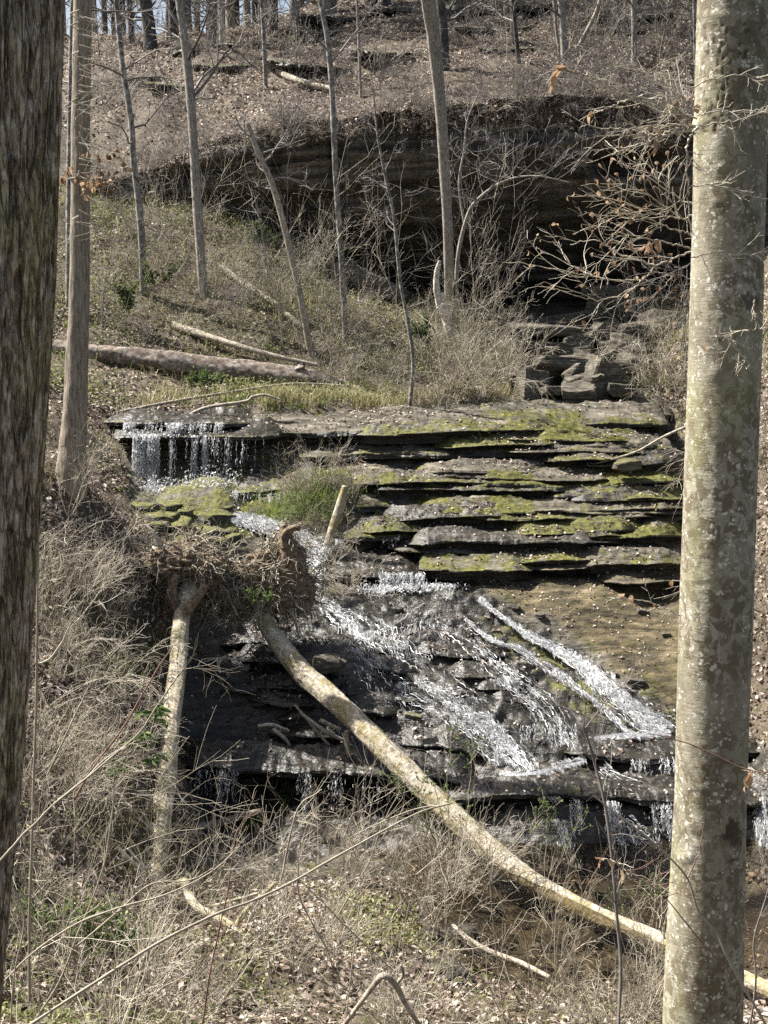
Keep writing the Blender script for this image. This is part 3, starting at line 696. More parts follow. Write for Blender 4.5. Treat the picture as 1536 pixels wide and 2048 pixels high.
def tree(name, label, pts, Y, wpx, bark, top=6.0, nb=12, blen=(1.2, 3.0), group=None, seed=0, amp=.10, n=14, low=None, crown_mat=None, tw=.006, lump=.08, bstart=.35, flare=1.0):
    C = path_px(pts, Y); Yv = np.interp(np.linspace(0, 1, len(wpx)), np.linspace(0, 1, len(C)), C[:, 1])
    rad = list(np.asarray(wpx, float) / 2 / F * Yv)
    rad[0] *= flare
    d = C[-1] - C[-2]; d /= np.linalg.norm(d)
    C[0] = C[0] - np.array([0, 0, .25])
    if top > 0:
        C = np.vstack([C, C[-1] + d * top * .5 + [0, 0, .2], C[-1] + d * top + [.2, 0, .5]])
        m = len(pts); tt = np.linspace(0, 1, len(C)); rr = np.interp(np.arange(len(C)), np.arange(m), np.interp(np.linspace(0, 1, m), np.linspace(0, 1, len(rad)), rad))
        rr[-2] = rr[m - 1] * .7; rr[-1] = rr[m - 1] * .22; rad = rr
    root = empty(name, C[0], label, 'tree', group)
    base = C[0]
    V, Q, T = trunk_mesh(C, rad, n, max(60, int(len(C) * 22)), amp, 3.0, 2.2, seed, lump=lump)
    mk('trunk', V - base, Q, T, bark, root)
    if nb:
        r = np.random.default_rng(seed + 500)
        CC = resample(C, 80); t = r.uniform(bstart, .97, nb); i = (t * 79).astype(int)
        st = CC[i]; a = r.uniform(0, 2 * math.pi, nb)
        dr = np.stack([np.cos(a), np.sin(a), r.uniform(.1, .8, nb)], -1)
        rl = np.interp(t, np.linspace(0, 1, len(rad)), rad)
        mb = MB(); limbs(mb, st - base, dr, r.uniform(*blen, nb), np.minimum(rl * .4, .05), 2, 5, 4, .05, .18, seed + 1, tw)
        mb.build('crown', crown_mat or M['twig_grey'], root)
    return root

# rough barked trunk close to the camera
def furrow_trunk():
    C = P([-118, -99, -75, -58, -44, -37, -31], [2600, 2048, 1500, 1000, 500, 0, -300], [5.0] * 7)
    C = np.vstack([C, C[-1] + [.1, 0, 3.0], C[-1] + [.3, .2, 7]])
    rad = np.array([112, 104, 128, 142, 150, 150, 146, 120, 70]) / F * 5.0
    base = C[0].copy()
    rows, n = 700, 300
    Cr = resample(C, rows); r = np.interp(np.linspace(0, 1, rows), np.linspace(0, 1, len(rad)), rad)
    th = np.arange(n) * 2 * math.pi / n; z = Cr[:, 2][:, None]; ct, st = np.cos(th)[None], np.sin(th)[None]
    q = np.stack([ct * 7 + 0 * z, st * 7 + 0 * z, z * 1.5 + 0 * ct], -1)
    q = q + .6 * np.stack([fbm(q * .7, 3, 301), fbm(q * .7, 3, 302), 0 * q[..., 0]], -1)
    a = fbm(q, 4, 303); fur = np.exp(-(a / .075) ** 2); b = fbm(q * 2.2, 3, 305); fur2 = np.exp(-(b / .08) ** 2)
    big = fbm(np.stack([ct * 1.1 + 0 * z, st * 1.1 + 0 * z, z * .8 + 0 * ct], -1), 3, 306)
    fl = fbm(np.stack([ct * 16 + 0 * z, st * 16 + 0 * z, z * 9 + 0 * ct], -1), 4, 307)
    d = 1 + .05 * big - .055 * fur - .022 * fur2 + .022 * fl + .015 * fbm(q * np.array([1, 1, 3]), 2, 309)
    V = np.stack([Cr[:, 0][:, None] + ct * r[:, None] * d, Cr[:, 1][:, None] + st * r[:, None] * d, z + .02 * fl], -1)
    root = empty('tree', base, 'huge dark tree trunk with furrowed bark and green lichen, cut off by the picture edge', 'tree')
    mk('trunk', V.reshape(-1, 3) - base, gridq(rows, n, True), None, M['rough_trunk'], root, True, {'furrow': np.clip(fur + .4 * fur2, 0, 1)})
    r2 = np.random.default_rng(3); k = 9; t = r2.uniform(.82, .99, k); i = (t * (rows - 1)).astype(int); aa = r2.uniform(0, 6.28, k)
    mb = MB(); limbs(mb, Cr[i] - base, np.stack([np.cos(aa), np.sin(aa), r2.uniform(.3, .9, k)], -1), r2.uniform(2, 4, k), np.full(k, .06), 2, 5, 4, seed=4, tw=.004)
    mb.build('crown', M['twig_grey'], root)
furrow_trunk()

def beech():
    Yb = 7.5
    C = P([1398, 1405, 1420, 1432, 1444, 1455, 1462, 1472, 1478], [2700, 2048, 1600, 1250, 900, 500, 200, -200, -500], [Yb] * 9)
    C = np.vstack([C, C[-1] + [.2, .1, 3.0], C[-1] + [.5, .3, 7]])
    rad = np.array([100, 84, 74, 74, 72, 70, 69, 67, 65, 52, 30]) / F * Yb
    base = C[0].copy(); rows, n = 640, 260
    Cr = resample(C, rows); r = np.interp(np.linspace(0, 1, rows), np.linspace(0, 1, len(rad)), rad)
    th = np.arange(n) * 2 * math.pi / n; z = Cr[:, 2][:, None]; ct, st = np.cos(th)[None], np.sin(th)[None]
    lowf = fbm(np.stack([ct * .9 + 0 * z, st * .9 + 0 * z, z * .6 + 0 * ct], -1), 3, 401)
    wr = fbm(np.stack([ct * 2.2 + 0 * z, st * 2.2 + 0 * z, z * 34 + 0 * ct], -1), 2, 402)
    wm = np.clip(fbm(np.stack([ct * 1.6 + 0 * z, st * 1.6 + 0 * z, z * 3.2 + 0 * ct], -1), 2, 403) * 3, 0, 1)
    fine = fbm(np.stack([ct * 7 + 0 * z, st * 7 + 0 * z, z * 40 + 0 * ct], -1), 3, 404)
    d = 1 + .035 * lowf + .035 * np.maximum(0, wr - .1) * wm + .006 * fine
    V = np.stack([Cr[:, 0][:, None] + ct * r[:, None] * d, Cr[:, 1][:, None] + st * r[:, None] * d, z + 0 * ct], -1)
    px, py = proj(V)
    front = (st < .15)
    pit = np.zeros_like(px); bulge = np.zeros_like(px)
    r3 = np.random.default_rng(12)
    for _ in range(95):                       # woodpecker pits near the top
        cx, cy = r3.uniform(1408, 1500), r3.uniform(42, 265)
        if cx > 1470 and cy > 170: continue
        e = ((px - cx) / r3.uniform(3, 6.5)) ** 2 + ((py - cy) / r3.uniform(2.5, 4.5)) ** 2
        pit = np.maximum(pit, np.exp(-e * e) * .85 * front)
    def blot(cx, cy, ax, ay, k, sharp=1.0):
        nz_ = fbm(np.stack([px / 9, py / 9, 0 * px], -1), 3, 440)
        e = ((px - cx) / ax) ** 2 + ((py - cy) / ay) ** 2 + nz_ * 1.2
        return np.clip((1 - e) * 3, 0, 1) * k * front
    pit = np.maximum(pit, blot(1465, 1672, 20, 30, .9)); pit = np.maximum(pit, blot(1462, 1724, 8, 9, .7)); pit = np.maximum(pit, blot(1497, 602, 17, 20, .75))
    for (cx, cy, ax, ay, k) in ((1392, 1652, 24, 16, .02), (1397, 1577, 30, 5, .018), (1400, 1690, 26, 8, .02), (1370, 1715, 16, 12, .04), (1500, 600, 26, 26, .05), (1385, 1490, 40, 4, .018), (1420, 1530, 34, 6, .015), (1440, 30, 50, 7, .03), (1395, 250, 12, 14, .06)):
        e = ((px - cx) / ax) ** 2 + ((py - cy) / ay) ** 2; bulge = np.maximum(bulge, np.exp(-e * e) * k * front)
    d2 = d + bulge - .03 * pit
    V = np.stack([Cr[:, 0][:, None] + ct * r[:, None] * d2, Cr[:, 1][:, None] + st * r[:, None] * d2, z + 0 * ct], -1)
    root = empty('beech_tree', base, 'thick smooth grey beech trunk blotched with pale lichen, bright down its sunlit side', 'tree')
    mk('trunk', V.reshape(-1, 3) - base, gridq(rows, n, True), None, M['beech'], root, True, {'pit': pit})
    # heart shaped pale lichen patch
    hp = P(1460, 1779, Yb); rr = 70 / F * Yb
    t = np.linspace(0, 2 * math.pi, 28, endpoint=False)
    hx = 16 * np.sin(t) ** 3; hy = 13 * np.cos(t) - 5 * np.cos(2 * t) - 2 * np.cos(3 * t) - np.cos(4 * t)
    cc = Cr[np.argmin(np.abs(Cr[:, 2] - hp[2]))]
    ry = rr * 1.09
    X = hp[0] + hx / 16 * .021; Z = hp[2] + hy / 16 * .024
    Yh = cc[1] - np.sqrt(np.maximum(ry ** 2 - (X - cc[0]) ** 2, 0)); 
    Vh = np.vstack([np.stack([X, Yh - .004, Z], -1), [[hp[0], cc[1] - math.sqrt(ry ** 2 - (hp[0] - cc[0]) ** 2) - .006, hp[2]]], np.stack([X, Yh + .02, Z], -1)])
    mk('lichen_patch', Vh - base, [[i, (i + 1) % 28, 29 + (i + 1) % 28, 29 + i] for i in range(28)], [[i, (i + 1) % 28, 28] for i in range(28)], M['log_white'], root)['label'] = 'pale heart shaped lichen patch'
    r2 = np.random.default_rng(5); k = 9; tt = r2.uniform(.86, .99, k); i = (tt * (rows - 1)).astype(int); aa = r2.uniform(0, 6.28, k)
    mb = MB(); limbs(mb, Cr[i] - base, np.stack([np.cos(aa), np.sin(aa), r2.uniform(.3, .9, k)], -1), r2.uniform(1.5, 3, k), np.full(k, .05), 2, 5, 4, seed=6, tw=.003)
    mb.build('crown', M['twig_grey'], root)
    return root, Cr
beech_root, beech_axis = beech()

def gY(px, py): return hit1(px, py)[1]
tree('tree', 'tall straight reddish tan trunk with ridged bark beside the huge dark furrowed trunk', [(138,965),(148,850),(157,650),(160,450),(162,220),(165,0)], 20.4, [58, 44, 40, 36, 34], M['bark_ridge'], 8, 6, (1.0, 2), seed=21, n=36, amp=.10, flare=1.2, bstart=.8)
tree('tree', 'slim dark mottled trunk half hidden behind the reddish tan ridged trunk', [(137,660),(140,300),(146,0)], 33, [15, 13, 11], M['bark_mottled'], 5, 8, seed=22)
tree('tree', 'thin mottled tree with mossy patches leaning slightly between the ridged trunk and pale grey tree', [(288,590),(280,430),(268,330),(262,240),(245,130),(232,0)], gY(288,590), [15, 13, 12, 11, 9], M['bark_mottled'], 5, 10, seed=23, amp=.22)
tree('tree', 'pale grey straight tree on the hillside where the cliff band tapers out', [(408,585),(395,420),(385,250),(374,120),(358,0)], gY(408,585), [20, 18, 17, 15], M['bark_pale'], 5, 12, seed=24, amp=.09)
tree('tree', 'thin knobbly mottled tree with dark patches standing before the cave mouth', [(693,690),(683,520),(672,360),(664,180),(655,80),(640,0)], gY(693,690), [12, 11, 11, 10, 9], M['bark_mottled'], 4, 12, seed=25, amp=.25, bstart=.5)
tree('tree', 'tallest pale grey trunk rising from a broken snag before the dark rock shelter', [(899,655),(897,500),(890,350),(880,200),(868,80),(857,0)], [gY(899,655), 35.2, 34.8, 34.4, 34, 33.6], [18, 20, 22, 25, 29], M['bark_pale'], 6, 10, (2, 3.5), seed=26, amp=.07, bstart=.7)
tree('sapling', 'crooked dark thin sapling on the lip of the ledges', [(815,832),(826,730),(815,640),(800,560),(787,430),(770,350),(755,270),(747,190)], gY(815,828), [8, 7, 6, 5, 3], M['bark_mottled'], 0, 10, (.4, 1.0), seed=27, amp=.2, tw=.004)
tree('snag', 'pale dead leaning snag with a broken tip against the cliff', [(624,705),(600,590),(570,460),(545,370),(515,300),(495,247)], gY(624,705), [14, 13, 12, 11, 9], M['log_grey'], 0, 7, (.8, 2.0), seed=28, amp=.14, bstart=.5)
tree('sapling', 'curving pale twin-forked sapling beside the tallest pale trunk', [(914,600),(915,520),(935,432),(960,395),(1010,362),(1070,352),(1140,365)], [35.6, 35.5, 35.4, 35.2, 35, 34.8, 34.6], [8, 8, 6, 4, 2], M['bark_pale'], 0, 20, (.7, 1.9), seed=29, amp=.08, bstart=.3, tw=.0048)
tree('sapling', 'upright grey sapling with fine twigs spreading in front of the cliff face', [(930,435),(918,370),(928,300),(935,240),(960,180)], 35.6, [5, 4, 3, 2], M['bark_pale'], 0, 14, (.6, 1.4), seed=30, amp=.08, tw=.0045)
for i, (lab, pts, Yy, w, bk, tp, nb) in enumerate([
  ('dark shaded trunk just behind the top of the tallest pale trunk', [(890,122),(886,60),(880,0)], 41.5, [21, 19, 17], 'bark_dark', 7, 12),
  ('grey trunk above the cave mouth, thicker of a touching pair', [(1130,112),(1126,50),(1121,0)], 40.8, [14, 13, 12], 'bark_pale', 7, 14),
  ('thinner grey stem touching the trunk above the cave mouth', [(1122,105),(1113,60),(1108,0)], 41.2, [7, 6, 6], 'bark_pale', 5, 10),
  ('dark slim trunk on the leafy slope between two pale trunks above the cliff', [(1038,112),(1031,60),(1026,0)], 41.5, [9, 8, 8], 'bark_dark', 6, 14),
  ('short pale trunk near the rock outcrop on the upper slope', [(1027,70),(1025,40),(1023,0)], 45, [11, 10, 9], 'bark_pale', 6, 12),
  ('grey trunk on the upper slope near the smooth beech trunk', [(1269,108),(1268,50),(1267,0)], 42, [11, 10, 10], 'bark_pale', 6, 14),
  ('thin trunk partly hidden by the smooth beech trunk on the upper slope', [(1394,180),(1390,90),(1388,0)], 40, [7, 6, 6], 'bark_mottled', 5, 14),
  ('slender grey trunk on the leafy slope near the fallen upper log', [(532,175),(528,90),(523,0)], 43, [8, 8, 7], 'bark_mottled', 6, 14),
  ('slender grey trunk dotted with lichen beside the thin knobbly tree', [(722,190),(718,90),(714,0)], 41, [6, 6, 5], 'bark_pale', 5, 14),
  ('broad dark trunk on the crest of the slope by the mossy outcrop', [(302,98),(298,50),(290,0)], 49.5, [28, 24, 23], 'bark_dark', 8, 12),
  ('dark medium trunk left of the broad dark trunk on the crest', [(264,100),(262,50),(258,0)], 51, [13, 12, 11], 'bark_dark', 8, 12),
  ('dark trunk farther along the crest beyond the mossy outcrop', [(352,95),(352,50),(350,0)], 54, [13, 11, 10], 'bark_dark', 8, 14),
  ('thin pale leaning trunk on the crest near the sky gap', [(425,92),(423,50),(420,0)], 52, [7, 6, 6], 'bark_pale', 7, 14)]):
    tree('tree', lab, pts, Yy, w, M[bk], tp, nb, (1.2, 2.8), seed=100 + i, tw=.009)
# leaning dead pole on the upper slope
def log(name, label, pts, Y, wpx, mat, cat='log', amp=.10, n=24, rows=120, seed=0, lump=.10, ridge=0, group=None, stubs=0, fz=3.0, lift=0.0):
    C = path_px(pts, Y); C[:, 2] += lift
    rad = np.asarray(wpx, float) / 2 / F * np.interp(np.linspace(0, 1, len(wpx)), np.linspace(0, 1, len(C)), C[:, 1])
    base = C[0].copy(); V, Q, T = trunk_mesh(C, rad, n, rows, amp, fz, 2.6, seed, lump=lump, ridge=ridge)
    if stubs:
        mb = MB(); mb.add(V, Q, T); r = np.random.default_rng(seed + 70); CC = resample(C, 60)
        for _ in range(stubs):
            i = r.integers(6, 56); d = r.normal(0, 1, 3); d[2] = abs(d[2]) * .6; d /= np.linalg.norm(d)
            rr = np.interp(i / 59, np.linspace(0, 1, len(rad)), rad)
            p = np.stack([CC[i], CC[i] + d * rr * 1.15, CC[i] + d * rr * r.uniform(1.3, 1.9) + r.normal(0, .02, 3)])
            mb.tubes(resample(p, 5)[None], (rr * np.linspace(.42, .18, 5))[None], 7, True)
        V, Q, T = mb.arr()
    o = mk(name, V, Q, T, mat, None, True, loc=base)
    return tag(o, label, cat, group)
log('dead_pole', 'pale dead pole leaning over the leafy slope above the cave mouth', [(1148,112),(1170,70),(1192,25),(1203,-10)], 41, [9, 8, 7], M['log_grey'], seed=7)
log('fallen_log', 'massive brown rotting log lying across the bank above the upper waterfall', [(110,698),(172,708),(300,722),(450,741),(550,752),(620,760),(690,772)], [31.2, 31, 30.8, 30.6, 30.5, 30.4, 30.3], [38, 40, 44, 48, 52, 44, 14], M['log_rot'], amp=.16, n=40, rows=240, seed=3, lump=.22, stubs=4)
log('fallen_log', 'slender grey fallen log in the brush just above the massive brown log', [(345,650),(400,668),(470,690),(560,714),(635,730)], [gY(345,652) - .2, gY(400,675) - .2, gY(470,700) - .3, 31.0, 30.8], [16, 14, 12, 9, 7], M['log_grey'], seed=4, stubs=3)
log('fallen_log', 'thin pale log slanting down the hillside below the pale grey straight tree', [(438,530),(480,562),(540,600),(605,655)], [gY(438,534) - .15, gY(480,566) - .15, gY(540,604) - .15, gY(605,660) - .15], [13, 13, 12, 10], M['log_grey'], seed=5)
log('fallen_log', 'thin pale log lying on the leafy slope above the cliff', [(527,123),(570,150),(610,165),(665,178)], [hitup(527,130)[1], hitup(570,155)[1], hitup(610,170)[1], hitup(665,184)[1] - .3], [8, 12, 12, 10], M['log_grey'], seed=6)
log('fallen_branch', 'pale forked branch lying on the mossy lip of the upper waterfall', [(375,832),(415,815),(490,803),(505,794),(530,790),(560,799)], 27.4, [8, 7, 7, 6, 4], M['log_grey'], 'branch', seed=8, n=10)
log('fallen_branch', 'long straight slender pole lying behind the lip of the upper waterfall', [(228,826),(330,806),(440,788),(580,768),(700,772)], [27.6, 28, 28.6, 29.2, 29.4], [5, 6, 5, 4], M['log_grey'], 'branch', seed=9, n=8)
log('fallen_branch', 'bent dark branch lying across the stepped ledges beside the smooth beech', [(1190,928),(1240,914),(1280,900),(1330,872),(1390,846)], [25.6, 25.4, 25.3, 25.1, 24.8], [3, 4, 5, 6], M['log_grey'], 'branch', seed=10, n=8)

# the two big windthrown trunks on the cascade, each with its root plate
def blob(center, rad, n=48, amp=.3, fr=1.6, seed=0, box=0.0, sq=1.0, rot=None):
    u = np.linspace(0, math.pi, n)[:, None]; v = np.linspace(0, 2 * math.pi, 2 * n, endpoint=False)[None]
    D = np.stack([np.sin(u) * np.cos(v), np.sin(u) * np.sin(v), np.cos(u) + 0 * v], -1)
    if box: D = D / (np.abs(D) ** box).sum(-1, keepdims=True) ** (1 / box)
    d = 1 + amp * fbm(D * fr + seed * 3.1, 5, seed)
    V = D * d[..., None] * np.asarray(rad)
    if rot is not None:
        from mathutils import Euler
        V = V @ np.array(Euler(rot).to_matrix()).T
    return V.reshape(-1, 3) + np.asarray(center), gridq(n, 2 * n, True)

def fallen_tree(label, pts, Y, wpx, mat, seed, root_c, root_r, spike=None, nroots=46, n=48, rows=420, rmat='soil_root', fine=3):
    C = path_px(pts, Y); rad = np.asarray(wpx, float) / 2 / F * np.interp(np.linspace(0, 1, len(wpx)), np.linspace(0, 1, len(C)), C[:, 1])
    base = C[0].copy(); root = empty('fallen_tree', base, label, 'fallen tree')
    V, Q, T = trunk_mesh(C, rad, n, rows, .13, 2.4, 3.4, seed, lump=.14, ridge=.055)
    mk('trunk', V - base, Q, T, mat, root)
    mb = MB()
    for j, (c, rr) in enumerate(zip(root_c, root_r)):
        b, q = blob(P(*c), rr, 72, .6, 2.6, seed + j); mb.add(b - base, q)
    rp = mb.build('root_plate', M['soil_root'], root)
    r = np.random.default_rng(seed); mr = MB()
    for c, rr in zip(root_c, root_r):
        c = P(*c); D = unit(r.normal(0, 1, (nroots, 3)) * np.array([1, .7, 1])); st = c + D * np.asarray(rr) * .7
        L = r.uniform(.3, 1.3, nroots) * np.mean(rr) * 1.6
        pt = grow(st - base, D, L, 7, .35, -.10, r); R = (.006 + .04 * r.uniform(0, 1, nroots) ** 2.2)[:, None] * np.linspace(1, .3, 7)[None]
        mr.tubes(pt, R, 5)
        s2, d2, _ = spawn(pt, fine, .2, 1, 1.0, r); p2 = grow(s2, d2, np.repeat(L, fine) * .6, 5, .35, -.1, r)
        mr.tubes(p2, np.full((len(p2), 5), .006) * np.linspace(1, .5, 5)[None], 3)
    mr.build('roots', M[rmat], root)
    if spike is not None:
        m2 = MB()
        for sp in spike:
            CS = path_px(sp[0], sp[1]); Vs, Qs, Ts = trunk_mesh(CS, np.asarray(sp[2]) / 2 / F * CS[:, 1].mean(), 18, 50, .35, 4, 2, seed + 3, lump=.3, ridge=.12); m2.add(Vs - base, Qs, Ts)
        m2.build('root_spur', M['soil_root'], root)
    return root
fallen_tree('straight fallen trunk with flaky pale bark leaning from its root plate down the bank', [(402,1108),(366,1225),(356,1330),(343,1430),(337,1530),(325,1620),(317,1700),(310,1775),(302,1850)],
   [20.9, 19.7, 18.8, 17.7, 16.7, 15.8, 15.0, 14.3, 13.7], [34, 38, 38, 38, 39, 42, 40, 38, 26], M['log_birch'], 51, [(365,1125,20.4), (325,1128,20.6), (412,1140,20.4), (468,1180,20.8), (440,1170,20.6), (375,1100,20.7)], [(.48, .4, .26), (.36, .35, .20), (.40, .35, .24), (.30, .3, .28), (.26, .3, .24), (.28, .3, .18)],
   [([(372,1225),(395,1195),(412,1172)], 19.5, [24, 18, 16]), ([(360,1230),(345,1180),(352,1150)], 19.7, [22, 16, 12])], 80, rmat='twig', fine=5)
fallen_tree('long curved bare trunk patched with yellow moss, fallen from its pointed root plate', [(520,1200),(528,1240),(560,1290),(605,1345),(680,1412),(760,1490),(850,1580),(950,1672),(1050,1752),(1180,1825),(1330,1885),(1440,1935),(1600,2010)],
   [20.6, 20.35, 20.0, 19.6, 18.9, 18.15, 17.5, 16.8, 16.1, 15.2, 14.3, 13.6, 12.6], [30, 34, 42, 46, 47, 47, 48, 49, 43, 42, 38, 37, 34], M['log_bare'], 52, [(512,1165,20.75), (578,1150,20.9), (592,1185,20.8), (555,1195,20.7), (572,1110,20.9), (530,1130,20.9)], [(.40, .3, .34), (.30, .28, .44), (.30, .25, .30), (.38, .28, .28), (.17, .2, .34), (.28, .3, .25)],
   [([(585,1190),(580,1120),(572,1082),(566,1050)], 20.7, [72, 52, 34, 12]), ([(570,1095),(572,1068),(592,1055),(600,1060)], 20.6, [20, 18, 12, 7]), ([(600,1215),(612,1180),(608,1150)], 20.7, [46, 34, 14])], 70, rmat='twig', fine=5)
log('mossy_stump', 'small leaning stump covered in orange moss at the foot of the ledges', [(655,1090),(668,1050),(682,1005),(690,972)], 23.6, [16, 18, 20, 13], M['log_bare'], 'stump', seed=11, lump=.25)
# broken white snag and root plate by the tall trunk
sn = empty('broken_snag', P(903,690,34.2), 'jagged white broken snag leaning at the foot of the tallest pale trunk', 'stump')
bb = np.array(sn.location)
for pts, w in (([(880,615),(873,575),(874,545),(880,522)], [16, 14, 11, 6]), ([(906,695),(897,650),(888,615),(885,585)], [14, 22, 22, 8])):
    C = path_px(pts, 34.2); V, Q, T = trunk_mesh(C, np.asarray(w) / 2 / F * 34.2, 18, 70, .3, 4, 2.4, 77, lump=.4, ridge=.12)
    mk('trunk', V - bb, Q, T, M['log_white'], sn)
rb = empty('root_plate', P(925,785,30.2), 'small dark upturned root plate on the ledge top at the end of the massive log', 'root plate'); bb = np.array(rb.location)
b, q = blob(np.array([0, 0, .12]), (.26, .2, .34), 40, .6, 2.3, 88); mk('soil', b, q, None, M['soil_root'], rb)
r = np.random.default_rng(88); D = unit(r.normal(0, 1, (46, 3))); mb = MB(); pt = grow(D * .2 + [0, 0, .12], D, r.uniform(.3, .9, 46), 7, .35, -.1, r); mb.tubes(pt, np.full((46, 7), .014) * np.linspace(1, .35, 7), 4); mb.build('roots', M['twig'], rb)

# branches on the near bank
def branch_set(name, label, lines, mat, seed=0, n=14, amp=.1, cat='branch', group=None, Y=None):
    mb = MB(); base = None
    for (pts, Yv, w) in lines:
        C = path_px(pts, Yv)
        if base is None: base = C[0].copy()
        rad = np.asarray(w, float) / 2 / F * np.interp(np.linspace(0, 1, len(w)), np.linspace(0, 1, len(C)), C[:, 1])
        V, Q, T = trunk_mesh(C, rad, n, max(24, len(pts) * 12), amp, 6, 2.2, seed, lump=amp); mb.add(V - base, Q, T)
    V, Q, T = mb.arr(); o = mk(name, V + base, Q, T, mat, None, True, loc=base); return tag(o, label, cat, group)
branch_set('fallen_branch', 'thick crooked branch with a forked upright prong lying on the near leafy bank', [
   ([(312,1778),(345,1775),(370,1765),(378,1790),(395,1815),(430,1832),(470,1858),(510,1885),(545,1900),(600,1945),(650,1985)], [14.2, 14.0, 13.8, 13.7, 13.5, 13.3, 13.1, 12.9, 12.7, 12.3, 11.9], [14, 19, 20, 20, 18, 19, 18, 14, 10, 6]),
   ([(470,1858),(490,1825),(520,1795),(552,1766)], 13.1, [14, 12, 11, 9]), ([(333,1790),(370,1802),(420,1812),(470,1800),(520,1786)], 13.7, [9, 8, 7, 6])], M['log_birch'], 60)
branch_set('dead_branch', 'bent grey dead stem arching up from the bottom picture edge', [([(680,2060),(725,2001),(752,1965),(768,1952),(790,1968),(813,2011),(846,2060)], 7.6, [9, 10, 13, 15, 14, 11, 9]), ([(792,1970),(806,1950),(802,1930)], 7.6, [9, 7, 5])], M['log_grey'], 61, cat='dead stem')
branch_set('fallen_branch', 'mossy dark branch lying below the dripping undercut', [([(335,1658),(385,1655),(430,1648),(475,1635),(520,1622)], [16.6, 16.8, 16.9, 17.1, 17.3], [16, 17, 15, 12])], M['log_rot'], 62)
branch_set('fallen_branch', 'pale curved root-like branch in the brush below the dripping ledge', [([(590,1642),(620,1650),(640,1662),(652,1685)], 16.9, [6, 9, 9, 6])], M['log_grey'], 63)
branch_set('fallen_branch', 'broken pale stick on the leaf litter beside the flaky fallen trunk', [([(238,1698),(262,1722),(290,1745)], 14.2, [8, 9, 6]), ([(256,1697),(275,1720),(292,1738)], 14.1, [5, 6, 4])], M['log_white'], 64)
branch_set('fallen_branch', 'short mossy log end on the near leafy bank below the flaky trunk', [([(200,1965),(222,1990),(240,2020)], 11.2, [26, 28, 24])], M['log_birch'], 65)
branch_set('fallen_branch', 'dead white branch on the near bank beside the brown pool', [([(905,1850),(940,1880),(985,1905),(1040,1925),(1100,1955)], [14.2, 13.9, 13.7, 13.5, 13.2], [8, 11, 12, 10])], M['log_grey'], 66)
branch_set('driftwood', 'small white forked stick standing on the wet slab between the fallen trunks', [([(430,1347),(440,1322),(452,1312)], 20.2, [6, 7, 5]), ([(440,1345),(434,1320)], 20.15, [7, 5]), ([(405,1325),(440,1316),(490,1320)], 20.25, [3, 4, 3])], M['log_white'], 67, cat='driftwood')
branch_set('driftwood', 'jumble of pale broken sticks on the wet slab under the curved trunk', [([(516,1452),(545,1450),(578,1462)], 18.95, [7, 8, 6]), ([(545,1458),(570,1478),(582,1495)], 18.85, [8, 8, 5]), ([(590,1410),(640,1470),(665,1500)], 18.9, [5, 6, 5]), ([(600,1425),(650,1462),(690,1482)], 18.85, [6, 8, 7]), ([(640,1440),(665,1452),(682,1458)], 18.8, [9, 8, 6])], M['log_grey'], 68, cat='driftwood')
branch_set('driftwood', 'broken splintered stub hanging upright under the curved trunk', [([(692,1462),(694,1490),(698,1512)], 18.5, [10, 12, 9])], M['log_grey'], 69, cat='driftwood')

# ------------------------------------------------------------------ stones
def rock(label, px, py, Y, dims, rot=(0, 0, 0), seed=0, mat=None, moss=.4, group=None, name='rock', fr=1.4, amp=.16, wetv=0.0, cat='rock'):
    n = 26
    if group and 'heap' in group or 'pile' in label or 'pointed' in label: Y = min(Y, hit1(px, py + 14)[1] - .12); dims = tuple(1.2 * q for q in dims)
    c = P(px, py, Y)
    u = np.linspace(0, math.pi, n)[:, None]; v = np.linspace(0, 2 * math.pi, 2 * n, endpoint=False)[None]
    D = np.stack([np.sin(u) * np.cos(v), np.sin(u) * np.sin(v), np.cos(u) + 0 * v], -1)
    r = np.random.default_rng(seed)
    # angular block: cut a sphere with random planes near the faces of a slab
    N = np.vstack([np.eye(3), -np.eye(3), unit(r.normal(0, 1, (7, 3)))]); h = np.concatenate([r.uniform(.78, 1, 6), r.uniform(.95, 1.2, 7)])
    dn = D @ N.T; rr = np.where(dn > .05, h / np.maximum(dn, .05), 9).min(-1)
    rr = np.minimum(rr, 1.5) * (1 + amp * .35 * fbm(D * 3 + seed, 4, seed))
    V = D * rr[..., None] * np.asarray(dims) / 2
    V[..., 2] += .02 * np.floor(fbm(V * 3 + seed, 3, seed) * 5) / 5 * min(1, dims[2] * 3)
    from mathutils import Euler
    V = V.reshape(-1, 3) @ np.array(Euler([math.radians(a) for a in rot]).to_matrix()).T + c
    z1 = np.ones(len(V))
    o = mk(name, V, gridq(n, 2 * n, True), None, mat or M['rock_pile'], None, not (group and 'heap' in group), {'wet': z1 * wetv, 'soil': 0 * z1, 'tan': 0 * z1, 'moss': z1 * moss}, loc=c)
    o.data.shade_flat() if False else None
    return tag(o, label, cat, group)
rock('mossy pale block lying loose on the stepped ledges', 1254, 930, 25.15, (.55, .4, .2), (4, -8, 10), 1, moss=.9)
rock('rounded tan stone beside the curved trunk on the wet slab', 652, 1328, 19.9, (.5, .4, .26), (0, 5, 10), 2, moss=.55)
rock('small pale chip next to the rounded tan stone', 685, 1328, 19.9, (.10, .1, .16), (10, 25, 0), 3, moss=.1)
rock('small orange stone on the wet slab by the white forked stick', 424, 1338, 20.0, (.13, .1, .1), (0, 0, 20), 4, moss=.1)
rock('small yellowish stone on the wet slab near the curved trunk', 489, 1335, 20.0, (.14, .1, .1), (0, 0, 60), 5, moss=.6)
rock('mossy flat stone on the near end of the wet slab', 825, 1432, 19.1, (.32, .2, .08), (0, 12, 0), 6, moss=.5)
